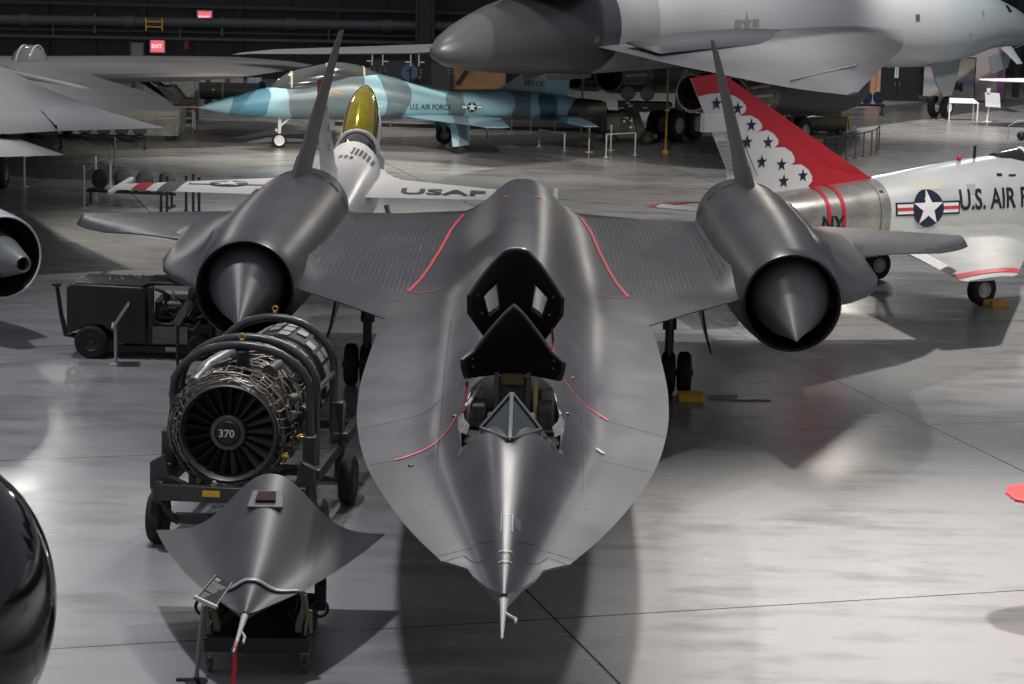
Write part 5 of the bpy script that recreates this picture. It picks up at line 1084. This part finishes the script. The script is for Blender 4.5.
# ------------------------------------------------------------------ seating
navy_f = mat('seat_navy', (.012, .018, .04), .55); black_f = mat('seat_black', (.010, .011, .016), .55); bench_m = mat('bench_black', (.012, .012, .012), .4)
def bench(name, label, loc, yaw, n, pitch, m, rnd_back=True, back_m=None):
    t = thing(name, label, 'bench', loc, yaw); L_ = n*pitch
    mb = MB(); mb.bar((-L_/2, 0, .38), (L_/2, 0, .38), .07, .07); mb.build('beam', bench_m, t)
    for x in (-L_/2+.12, L_/2-.12):
        mb = MB(); mb.bar((x, 0, 0.02), (x, 0, .38), .06, .06); mb.bar((x, -.28, .03), (x, .28, .03), .06, .05); mb.build('leg', bench_m, t)
    for k in range(n):
        x = -L_/2+pitch*(k+.5)
        mb = MB(); mb.lathe([(0, .001), (.0, .19), (.03, .22), (.06, .21), (.07, .001)], (x, -.05, .40), (0, 0, 1), 20); mb.build('seat', m, t)
        mb = MB(); rings = []
        for y, s in ((0, .85), (.03, 1), (.06, .85)):
            rings.append([(x+.235*s*math.copysign(abs(cos(a))**.75, cos(a)), .17+y+.05*sin(a), .70+.25*s*math.copysign(abs(sin(a))**.8, sin(a))) for a in [2*PI*q/24 for q in range(24)]])
        mb.loft(rings, True); b = mb.build('backrest', back_m or m, t)
        mb = MB(); mb.bar((x, .02, .4), (x, .17, .55), .06, .03); mb.build('back_bracket', bench_m, b)
    return t
bench('bench_seating', 'row of four black round-backed seats behind the white jet wing, left side', (-10.3, 62.6, 0), R(-8), 4, .62, black_f)
bench('bench_seating', 'far row of navy blue seats below the grey angular wing at left', (-13.7, 77.6, 0), R(3), 5, .6, navy_f)
bench('bench_seating', 'row of four blue round-backed seats by the wall, right of the grey bomber wheels', (14.55, 99.6, 0), R(6), 4, .5, mat('seat_blue', (.055, .12, .20), .45))

# ------------------------------------------------------------------ posts and barriers
post_m = mat('post_silver', (.45, .45, .44), .35, .4); post_b = mat('post_black', (.012, .012, .012), .5)
def stanchion(x, y, label, h=1.0, m=post_m, group=None, r=.03):
    rb_ = .07 if m == post_b else .15
    t = thing('barrier_post', label, 'post', (x, y, 0), 0, group)
    mb = MB(); mb.cyl((0, 0, 0), (0, 0, h), r, None, 10); mb.build('pole', m, t)
    mb = MB(); mb.lathe([(0, .001), (0, rb_), (.015, rb_), (.03, .04)], (0, 0, 0), (0, 0, 1), 18, True); mb.build('base', m, t)
    mb = MB(); mb.cyl((0, 0, h), (0, 0, h+.03), r*1.3, None, 10); mb.build('cap', m, t); return t
def rope(pts, label, m=None, r=.012, sag=.05):
    mb = MB(); q = []
    for a, b in zip(pts, pts[1:]):
        a = Vector(a); b = Vector(b)
        for k in range(6): t = k/6; p = a.lerp(b, t); p.z -= sag*4*t*(1-t); q.append(p)
    q.append(Vector(pts[-1])); mb.tube(q, r, 6); return tag(mb.build('barrier_rope', m or mat('rope_grey', (.2, .2, .2), .6)), label, 'rope')
PL = [((-14.0, 66.6), 'leftmost silver barrier post at the left edge under the grey wings'), ((-11.45, 62.0), 'silver barrier post directly beside the left end of the black bench'), ((-11.55, 64.3), 'silver barrier post second behind the left end of the black bench'), ((-11.65, 67.2), 'silver barrier post third behind the black bench, roped line'), ((-11.95, 69.73), 'farthest silver barrier post behind the black bench, near the cream trailer')]
for (x, y), lab in PL: stanchion(x, y, lab, 1.12)
rope([(-18, 67.2, 1.0), (-14.0, 66.6, 1.0), (-11.45, 62.0, 1.0), (-11.55, 64.3, 1.0), (-11.65, 67.2, 1.0), (-11.95, 69.73, 1.0)], 'thin grey barrier rope running between the silver posts at left')
for k, (x, y) in enumerate(((-9.35, 61.6), (-9.17, 61.45), (-8.73, 61.9), (-8.50, 61.6), (-8.38, 61.85))):
    stanchion(x, y, ('black post at the right end of the dark bench, left of a close pair', 'black post right of its twin at the right end of the dark bench', 'black post left of three between the bench and the white jet wing', 'tall middle black post of three above the white jet wing', 'black post right of three above the white jet wing')[k], (.98, .95, .92, 1.0, .88)[k], post_b, None, .038)
def rail_barrier(pts, label, h=.85, m=post_m):
    t = thing('barrier_rail', label, 'barrier', (pts[0][0], pts[0][1], 0)); o = Vector((pts[0][0], pts[0][1], 0))
    for x, y in pts:
        mb = MB(); mb.cyl(Vector((x, y, 0))-o, Vector((x, y, h))-o, .026, None, 8); mb.lathe([(0, .001), (0, .1), (.012, .1), (.02, .03)], Vector((x, y, 0))-o, (0, 0, 1), 14, True); mb.build('post', m, t)
    for a, b in zip(pts, pts[1:]):
        mb = MB(); mb.bar(Vector((*a, h-.02))-o, Vector((*b, h-.02))-o, .035, .04); mb.build('rail', m, t)
    return t
wpost = mat('post_white', (.62, .63, .61), .4)
rail_barrier([(8.37, 77.3), (9.08, 77.77), (9.73, 78.25), (10.33, 78.71), (10.83, 79.48), (11.23, 79.91), (11.62, 80.5), (11.98, 81.1), (12.37, 81.88), (12.7, 82.9), (12.95, 84.0)], 'curved grey rail barrier on many posts in front of the grey bomber', .86, mat('rail_grey', (.30, .30, .30), .4, .3))
rail_barrier([(.78, 82.0), (1.64, 80.75)], 'white rail barrier behind the blue jet wing, left of the yellow chain', .62, wpost)
rail_barrier([(3.01, 78.94), (4.03, 79.86)], 'white rail barrier in front of the olive searchlight trailer', .78, wpost)
stanchion(-1.06, 83.6, 'white post under the belly of the blue camouflaged jet', .68, wpost)
stanchion(2.48, 80.5, 'tall white post right beside the left yellow chain', 1.02, wpost)
stanchion(3.26, 81.3, 'white post just behind the rail barrier by the olive trailer', .85, wpost)
stanchion(11.95, 85.2, 'tall grey post standing inside the curved rail barrier', 1.0, post_m)
for i, x in enumerate((-5.6, -4.7, -.2, .5, 1.4, 2.6)):
    stanchion(x, 87.2, 'slim grey post of the back row beyond the blue jet', .8, post_m, 'posts beyond the blue jet', .022)
# chains with yellow beads hanging from the bomber
for (x, y, top, lab) in ((2.25, 82.55, 2.95, 'black and yellow chain hanging beside the blue jet exhaust'), (5.14, 81.0, 2.95, 'black and yellow chain hanging left of the bomber engine nozzle')):
    t = thing('hanging_chain', lab, 'chain', (x, y, 0)); mb = MB(); mb.cyl((0, 0, 0.02), (0, 0, top), .02, None, 8); mb.build('cord', black_paint, t)
    n = int(top/.075); mb = MB()
    for k in range(n): mb.cyl((0, 0, .05+k*.075), (0, 0, .09+k*.075), .042, None, 8)
    q = mb.build('yellow_beads', mat('bead_yellow', (.62, .34, .02), .4), t); q['kind'] = 'stuff'
    mb = MB(); mb.lathe([(0, .001), (0, .12), (.05, .12), (.12, .04)], (0, 0, 0), (0, 0, 1), 14, True); mb.build('foot', mat('bead_yellow', (.62, .34, .02), .4), t)

# ------------------------------------------------------------------ olive searchlight trailer
ol = mat('trailer_olive', (.05, .057, .028), .5, 0, .25, 2)
st = thing('searchlight_trailer', 'olive green equipment trailer with two round lamps under the grey bomber', 'trailer', (3.9, 83.6, 0), .03)
mb = MB(); mb.box((-.6, .5, .75), (.75, 1.1, .75)); mb.build('cabinet', ol, st, bevel=.02)
mb = MB(); mb.box((-.05, .45, .78), (.4, .9, .8)); pa = mb.build('control_panel', mat('panel_dark', (.02, .022, .015), .5), st)
for x, z, m_ in ((-.1, .95, yellow_paint), (.0, .94, white_paint), (-.1, .82, white_paint), (.13, .62, white_paint), (.13, .85, white_paint)):
    mb = MB(); mb.cyl((x, -.0, z), (x, -.03, z), .045, None, 8); mb.build('dial', m_, pa)
mb = MB(); mb.prism([(.0, -.05, 1.42), (.32, -.05, 1.42), (.78, -.05, .18), (.46, -.05, .18)], (0, .25, 0)); mb.build('boom_leg', ol, st, bevel=.02)
mb = MB(); mb.prism([(-.3, 0, 1.22), (-.3, 0, 1.5), (1.6, 0, 1.5), (1.6, 0, 1.3), (.6, 0, 1.15)], (0, .8, 0)); mb.build('boom', ol, st, bevel=.02)
mb = MB(); mb.box((.0, .5, .3), (2.2, .9, .16)); mb.build('chassis', ol, st)
for x in (-.6, .72):
    for y in (.0, 1.0): wheel(st, (x, y, .26), .26, .18, ol, (0, 1, 0))
for x, y in ((.02, .3), (.72, .4)):
    mb = MB(); mb.lathe([(.12, .10), (.05, .22), (-.02, .26), (-.03, .24)], (x, y, 1.80), (0, 1, 0), 22, True); la = mb.build('searchlight', mat('lamp_housing', (.05, .05, .05), .4), st)
    mb = MB(); mb.lathe([(-.03, .24), (-.06, .15), (-.07, .002)], (x, y, 1.80), (0, 1, 0), 22); mb.build('lamp_lens', mat('lens_grey', (.25, .25, .25) if x < .3 else (.06, .06, .06), .15), la)
    mb = MB(); mb.bar((x, y+.05, 1.5), (x, y+.05, 1.62), .08, .08); mb.build('lamp_bracket', ol, la)
for x, z in ((-.22, 1.30), (.1, 1.38), (.62, 1.32), (1.55, 1.36), (.0, 1.48)):
    mb = MB(); mb.box((x, -.08, z), (.16, .04, .06)); mb.build('white_clamp', white_paint, st)

# ------------------------------------------------------------------ displays between the jets and the wall
dw = thing('display_wall', 'low pale lilac display wall behind the blue camouflaged jet', 'display wall', (-1.7, 88.3, 0))
mb = MB(); mb.box((0, 0, .48), (10.2, .12, .82)); mb.build('panel', mat('lilac_grey', (.25, .22, .225), .55), dw)
mb = MB(); mb.box((0, -.03, .07), (10.3, .2, .14)); mb.build('plinth', black_paint, dw)
for k in range(4): 
    mb = MB(); mb.box((0, -.075, .25+k*.17), (10.2, .012, .012)); mb.build('groove', mat('groove_grey', (.12, .11, .115), .6), dw)
def poster(name, label, cat, x, y, z, w, h, m, yaw=0, frame=True):
    t = thing(name, label, cat, (x, y, 0), yaw)
    mb = MB(); mb.box((0, .06, z), (w+.1, .1, h+.1)); mb.build('board', black_paint, t)
    mb = MB(); mb.box((0, -.0, z), (w, .03, h)); f = mb.build('picture', m, t)
    if z-h/2 > .2:
        for s in (-1, 1):
            mb = MB(); mb.bar((s*w*.4, .06, 0), (s*w*.4, .06, z-h/2), .08, .08); mb.build('leg', black_paint, t)
    return t, f
tan_m = mat('lit_tan', (.52, .27, .11), .5, 0, 0, 1.3, (.30, .14, .055)); 
t, f = poster('display_board', 'warm tan display panel with dark diagonal bar, under the bomber tail', 'display board', -1.9, 108.5, .75, 2.6, 1.9, tan_m)
mb = MB(); mb.bar((-.9, -.05, -.1+.3), (.1, -.05, 1.7), .05, .22); mb.build('diagonal_bar', black_paint, f)
poster('display_board', 'wide dark grey display panel behind the blue camouflaged jet cockpit', 'display board', -5.7, 105.5, .75, 1.9, 1.3, mat('panel_charcoal', (.035, .035, .042), .5))
poster('display_board', 'dark grey display panel right of the black column, beside the tan panel', 'display board', -3.4, 105.3, .75, .95, 1.2, mat('panel_slate', (.04, .04, .048), .5))
eb = thing('blue_engine_disc', 'small blue round engine face standing between dark panels far back', 'engine', (-4.78, 103.2, 0))
mb = MB(); mb.lathe([(0, .001), (0, .36), (.5, .38), (.9, .3), (.9, .001)], (0, 0, 1.05), (0, 1, 0), 24); mb.build('engine_body', mat('engine_blue', (.05, .13, .24), .4), eb)
mb = MB(); mb.lathe([(-.02, .001), (-.02, .10), (0, .11)], (0.0, 0, 1.1), (0, 1, 0), 16); mb.build('hub_hole', black_paint, eb)
mb = MB(); mb.box((0, .4, .35), (.4, .6, .7)); mb.build('stand', black_paint, eb)
mb = MB(); mb.box((.42, .2, .86), (.16, .1, .12)); mb.build('orange_tag', mat('tag_orange', (.5, .2, .03), .5), eb)
for i, (x, lab) in enumerate(((-6.3, 'white tee bracket on black mast, leftmost behind the blue jet'), (-5.85, 'white tee bracket on black mast, second from left behind the blue jet'), (-4.65, 'white tee bracket on black mast, third from left, near the blue disc'), (-4.3, 'white tee bracket on black mast, just right of the blue disc'), (-2.9, 'white bracket on black mast, right of the black column'))):
    t = thing('antenna_mast', lab, 'mast', (x, 101.5, 0)); mb = MB(); mb.cyl((0, 0, 0), (0, 0, 1.45), .03, None, 8); mb.lathe([(0, .2), (.02, .2), (.04, .04)], (0, 0, 0), (0, 0, 1), 12, True); mb.build('mast', black_paint, t)
    mb = MB(); mb.bar((0, 0, 1.42), (0, 0, 1.95), .05, .05); s = 1 if i % 2 else -1
    if i < 4: mb.bar((0, 0, 1.62), (s*.24, 0, 1.62), .05, .05)
    mb.build('white_bracket', white_paint, t)
    for z in (1.3, 1.18):
        mb = MB(); mb.cyl((-.15, .05, z), (.15, .05, z), .035, None, 8); mb.build('grey_tube', mat('tube_grey', (.16, .16, .17), .4, .4), t)
ms = thing('dark_missile', 'dark green horizontal missile tube with round open end, behind the blue jet nose', 'missile', (-11.5, 95, 0))
mb = MB(); mb.lathe([(-1.5, .001), (-1.5, .34), (1.2, .34), (1.25, .30)], (0, 0, .66), (1, 0, 0), 28); mb.build('tube', mat('missile_green', (.014, .019, .012), .45), ms)
mb = MB(); mb.lathe([(1.15, .36), (1.2, .46), (1.3, .47), (1.32, .40), (1.2, .30), (.9, .2), (.89, .01)], (0, 0, .66), (1, -.35, 0), 28); mb.build('end_ring', mat('ring_dark', (.05, .05, .05), .35, .6), ms)
mb = MB(); mb.lathe([(-.42, .35), (-.42, .37), (-.34, .37), (-.34, .35)], (0, 0, .66), (1, 0, 0), 28); mb.build('band', mat('band_grey', (.12, .12, .11), .4), ms)
mb = MB(); mb.box((-.75, -.345, .75), (.12, .02, .07)); mb.build('yellow_tag', yellow_paint, ms)
for x in (-1, .8):
    mb = MB(); mb.box((x, 0, .17), (.2, .7, .34)); mb.build('cradle', black_paint, ms)
for i, (x, w, m_, lab) in enumerate(((-13.4, .22, white_paint, 'small white notice beside the concrete partition, far back'), (-12.75, .6, mat('sign_pink', (.5, .2, .2), .5, 0, 0, 6, (.6, .5, .48)), 'pinkish framed notice above the dark green missile, left one'), (-11.95, .55, mat('sign_tan', (.5, .34, .24), .5, 0, 0, 6, (.4, .2, .15)), 'tan framed notice above the dark green missile, middle one'), (-11.2, .6, mat('sign_bluewhite', (.55, .57, .6), .5, 0, 0, 5, (.15, .22, .35)), 'blue and white notice above the dark green missile, right one'))):
    t = thing('notice_board', lab, 'sign', (x, 100, 0)); mb = MB(); mb.box((0, 0, .78), (w, .04, .24)); mb.build('board', m_, t); mb = MB(); mb.bar((0, .03, 0), (0, .03, .7), .05, .05); mb.lathe([(0, .15), (.02, .15)], (0, .03, 0), (0, 0, 1), 12, True); mb.build('stand', black_paint, t)
cp = thing('concrete_partition', 'pale speckled concrete partition panel standing behind the cream trailer', 'partition', (-13.1, 88.4, 0))
mb = MB(); mb.box((0, 0, .9), (1.9, .15, 1.8)); mb.build('slab', mat('pale_concrete', (.36, .355, .36), .7, 0, 0, 9, (.24, .235, .235)), cp)
mb = MB(); mb.cyl((1.05, -.1, 0), (1.05, -.1, 1.85), .09, None, 12); mb.lathe([(0, .22), (.03, .22), (.05, .08)], (1.05, -.1, 0), (0, 0, 1), 18, True); mb.build('pole', mat('pole_mid', (.28, .28, .28), .45), cp)
for sg in (-1, 1):
    mb = MB(); mb.box((sg*.7, 0, .03), (.1, .7, .06)); mb.build('foot', mat('pole_mid', (.28, .28, .28), .45), cp)
tl = thing('cream_trailer', 'cream boxy trailer with greyer base under the flying wing tip', 'trailer', (-13.7, 80.6, 0))
mb = MB(); mb.prism([(-2.2, 0, .18), (2.05, 0, .18), (2.12, 0, .85), (2.08, 0, 1.16), (-2.2, 0, 1.16)], (0, 1.6, 0)); mb.build('box_body', mat('trailer_cream', (.42, .42, .37), .45, 0, .2, 2), tl, bevel=.04)
mb = MB(); mb.prism([(-2.2, -.015, .20), (2.05, -.015, .20), (2.1, -.015, .80), (0, -.015, .62), (-2.2, -.015, .55)], (0, .01, 0)); mb.build('lower_panel', mat('trailer_grey', (.27, .275, .24), .5, 0, .3, 2), tl)  # greyer panel over the lower part of the front face
for x in (-1.4, 1.75):
    for y in (.15, 1.45): wheel(tl, (x, y, .17), .17, .12, black_paint, (0, 1, 0))
bs = thing('boarding_stairs', 'white boarding stairs with slanted handrails behind the cream trailer', 'stairs', (-12.8, 83.6, 0))
mb = MB(); mb.bar((-1.3, 0, 2.3), (.5, 0, 1.2), .1, .16); mb.bar((-1.0, .5, 2.3), (.8, .5, 1.2), .1, .16); mb.build('stringer', dark_steel, bs)
mb = MB(); mb.bar((-.5, -.1, 2.15), (.55, -.1, 1.35), .06, .06); mb.bar((.1, -.1, 2.2), (1.0, -.1, 1.2), .04, .04); mb.build('handrail', mat('rail_pale', (.5, .48, .46), .4), bs)
mb = MB(); mb.prism([(.0, -.1, 1.62), (.62, -.1, 1.68), (1.05, -.1, 1.15), (.45, -.1, 1.12)], (0, .5, .04)); mb.build('seat_panel', white_paint, bs, bevel=.02)
mb = MB(); mb.prism([(.75, -.12, 1.22), (1.2, -.12, 1.25), (1.35, -.12, 1.08), (.85, -.12, 1.05)], (0, .4, .03)); mb.build('platform', mat('platform_pink', (.55, .46, .42), .5), bs)
for x, z in ((-.9, 2.05), (-.45, 1.77), (0, 1.5), (.45, 1.22)):
    mb = MB(); mb.box((x, .25, z), (.3, .55, .04)); mb.build('step', mat('step_brown', (.2, .16, .12), .6), bs)
for x in (-.9, .6, 1.25):
    for y in (0, .5):
        mb = MB(); mb.bar((x, y, 0), (x, y, {-.9: 2.05, .6: 1.15, 1.25: 1.08}[x]), .05, .05); mb.build('leg', mat('rail_pale', (.5, .48, .46), .4), bs)
for z in (.3, .55, .8):
    mb = MB(); mb.bar((.6, 0, z), (1.25, 0, z), .04, .04); mb.build('rung', mat('rail_pale', (.5, .48, .46), .4), bs)
gc = thing('glass_canopy', 'small clear cockpit canopy showing over the flying wing at upper left', 'canopy', (-16.8, 81, 0))
mb = MB(); mb.ball((0, 0, 2.55), .62, 20, (1, 1.6, 1.0)); mb.build('bubble', mat('canopy_clear', (.35, .36, .37), .08, alpha=.6), gc, 80)
for s in (-.3, .15):
    mb = MB(); mb.tube([(s+.02*k, -.9*cos(PI*k/12), 2.55+.6*sin(PI*k/12)) for k in range(13)], .03, 6); mb.build('canopy_frame', white_paint, gc)
mb = MB(); mb.lathe([(0, .5), (.05, .5), (.1, .2), (2.0, .2)], (0, 0, 0), (0, 0, 1), 14, True); mb.build('stand', dark_steel, gc)

# ------------------------------------------------------------------ right-hand background
YR = 107.5
wd = thing('wood_panel', 'tall warm wooden wall panel between the bomber wing and the black doors', 'panel', (16.15, YR, 0))
for k in range(3):
    mb = MB(); mb.box((-.22+.23*k, 0, 1.6), (.21, .1, 3.2)); mb.build('board', mat('wood_tan', (.42, .24, .15), .5, 0, .2, 3, None, 0, (4, 1, .4)), wd)
mb = MB(); mb.box((0, .08, 1.6), (.75, .06, 3.2)); mb.build('backing', black_paint, wd)
dr = thing('black_doors', 'black double doors with white notice behind the bomber nose gear', 'door', (17.3, YR+.3, 0))
for s in (-1, 1):
    mb = MB(); mb.box((s*.52, 0, 1.5), (1.0, .08, 3.0)); d_ = mb.build('door_leaf', mat('door_black', (.006, .006, .007), .5), dr)
    mb = MB(); mb.box((s*.1, -.07, .75), (.04, .08, .22)); mb.build('door_handle', grey_steel, d_)
mb = MB(); mb.box((-.05, -.07, 1.38), (.17, .02, .66)); mb.build('white_notice', mat('notice_white', (.6, .62, .64), .5), dr)
mb = MB(); mb.box((-.05, -.085, 1.38), (.06, .01, .45)); mb.build('notice_text', mat('notice_text', (.3, .32, .35), .5), dr)
mb = MB(); mb.box((-.42, -.06, 1.55), (.1, .06, .14)); mb.build('wall_switch', grey_steel, dr)
def photo_mat(name, stops, scale, nz=.35):
    m = mat(name, stops[0][1], .5); n, l, p = nodes(m); tc = n.new('ShaderNodeTexCoord'); sp = n.new('ShaderNodeSeparateXYZ'); l.new(tc.outputs['Object'], sp.inputs[0])
    z = n.new('ShaderNodeTexNoise'); z.inputs['Scale'].default_value = scale; z.inputs['Detail'].default_value = 3; l.new(tc.outputs['Object'], z.inputs['Vector'])
    a = n.new('ShaderNodeMath'); a.operation = 'MULTIPLY_ADD'; a.inputs[1].default_value = nz; l.new(z.outputs['Fac'], a.inputs[0]); l.new(sp.outputs['Z'], a.inputs[2])
    d = n.new('ShaderNodeMath'); d.operation = 'DIVIDE'; d.inputs[1].default_value = 3.5; l.new(a.outputs[0], d.inputs[0])
    rp = n.new('ShaderNodeValToRGB'); e = rp.color_ramp.elements
    while len(e) < len(stops): e.new(.5)
    for k, (b, c) in enumerate(stops): e[k].position = b/3.5; e[k].color = (*c, 1)
    l.new(d.outputs[0], rp.inputs[0]); l.new(rp.outputs[0], p.inputs['Base Color']); return m
t, f = poster('mural', 'large photo mural with pale ground and tiny figures, behind the bomber nose gear', 'mural', 19.6, YR-.1, 1.15, 2.3, 1.75, photo_mat('mural_photo', [(.3, (.42, .36, .36)), (.75, (.45, .40, .40)), (1.1, (.20, .24, .36)), (1.45, (.42, .38, .38)), (1.7, (.30, .27, .22)), (2.1, (.22, .2, .17))], 2.2))
for k, (x, z, c) in enumerate(((-.15, .75, (.03, .03, .04)), (.12, .82, (.05, .05, .07)), (.35, .78, (.04, .035, .03)), (-.45, .7, (.5, .42, .12)), (.55, .72, (.03, .03, .05)))):
    mb = MB(); shape_on(mb, [(.10*cos(a)*(1+.3*sin(3*a+k)), .22*sin(a)) for a in [2*PI*q/14 for q in range(14)]], lambda a, b: (x+a, -.02, z+b)); mb.build('printed_figure', mat('figure_%s' % 'abcde'[k], c, .6), f)
t, f = poster('mural', 'tall pale pink display panel with coloured edge, right of the photo mural', 'mural', 21.3, YR+1, 1.35, 2.1, 2.6, photo_mat('mural_pink', [(.2, (.3, .27, .28)), (.9, (.50, .40, .40)), (2.6, (.55, .47, .47))], 3))
mb = MB(); mb.box((.86, -.03, 1.3), (.3, .02, 2.5)); mb.build('coloured_edge', mat('edge_colours', (.55, .12, .15), .5, 0, 0, 3, (.12, .16, .5)), f)
mb = MB(); mb.box((-1.1, -.02, 1.0), (.07, .05, 1.5)); mb.build('lit_edge', mat('edge_white', (.8, .8, .8), .4, emit=.6), f)
it = thing('info_table', 'white slanted information table beside the bomber nose wheel', 'table', (18.45, 97.6, 0))
mb = MB(); mb.prism([(-.62, -.2, .72), (.62, -.2, .72), (.48, .35, .88), (-.52, .35, .88)], (0, 0, .03)); mb.build('top_panel', white_paint, it, bevel=.01)
for x in (-.58, .58):
    mb = MB(); mb.bar((x, -.16, 0), (x, -.16, .72), .05, .05); mb.bar((x*.85, .3, 0), (x*.85, .3, .86), .05, .05); mb.build('leg', white_paint, it)
sg_ = thing('information_sign', 'white square information sign on a post, right of the white table', 'sign', (19.62, 97.3, 0), -.1)
mb = MB(); mb.prism([(-.30, -.1, .62), (.32, -.1, .6), (.26, .1, 1.18), (-.34, .1, 1.2)], (0, .03, .0)); mb.build('panel', mat('sign_pale', (.55, .56, .55), .5), sg_, bevel=.01)
mb = MB(); mb.box((-.2, .06, 1.28), (.14, .05, .2)); mb.build('camera_icon_plate', white_paint, sg_)
mb = MB(); mb.bar((-.2, .1, 0), (-.12, .08, .9), .06, .06); mb.lathe([(0, .2), (.02, .2)], (-.2, .1, 0), (0, 0, 1), 14, True); mb.build('post', white_paint, sg_)
for i, (x, y, z, lab) in enumerate(((11.75, 89.7, .42, 'front olive bomb with yellow ring on its trolley by the bomber wheels'), (11.55, 90.6, .62, 'rear olive bomb partly hidden behind the other one'))):
    t = thing('olive_bomb', lab, 'bomb', (x, y, 0), .25)
    mb = MB(); mb.lathe([(-1.1, .05), (-1.0, .2), (-.6, .27), (.6, .27), (.95, .24), (1.0, .16), (1.0, .001)], (0, 0, z), (1, 0, 0), 24); mb.build('bomb_body', mat('bomb_olive', (.15, .15, .06), .4, 0, .2, 3), t)
    mb = MB(); mb.lathe([(.86, .262), (.86, .275), (.93, .262), (.93, .25)], (0, 0, z), (1, 0, 0), 24); mb.build('yellow_ring', yellow_paint, t)
    mb = MB(); mb.box((0, 0, z-.27), (1.6, .3, .08)); mb.build('cradle', dark_steel, t)
    for xx in (-.5, .55):
        for yy in (-.18, .18): 
            wheel(t, (xx, yy, .12), .12, .08, grey_steel, (0, 1, 0)); mb = MB(); mb.bar((xx, yy*.8, .12), (xx, yy*.8, z-.27), .04, .04); mb.build('cradle_leg', dark_steel, t)
mb = MB(); mb.box((0, -.3, .3), (.16, .02, .22)); q = thing('paper_notice', 'small white paper notice on a stand by the olive bombs', 'notice', (12.75, 89.4, 0)); mb.build('sheet', white_paint, q)
mb = MB(); mb.bar((0, -.28, 0), (0, -.28, .25), .03, .03); mb.build('stand', dark_steel, q)
chock(11.0, 86.4, .4, 'tiny yellow chock at the near bomber main wheels', yellow_paint, 1.0)
sm = thing('display_stand', 'small dark object on thin frame at the right edge beyond the silver jet', 'stand', (18.85, 89.0, 0))
mb = MB(); mb.tube([(-.25, 0, 0), (-.25, 0, .55), (.1, 0, .75), (.5, 0, .75)], .02, 6); mb.build('frame', post_m, sm)
mb = MB(); mb.ball((.25, .0, .18), .18, 12); mb.build('dark_base', mat('base_navy', (.01, .012, .03), .4), sm)
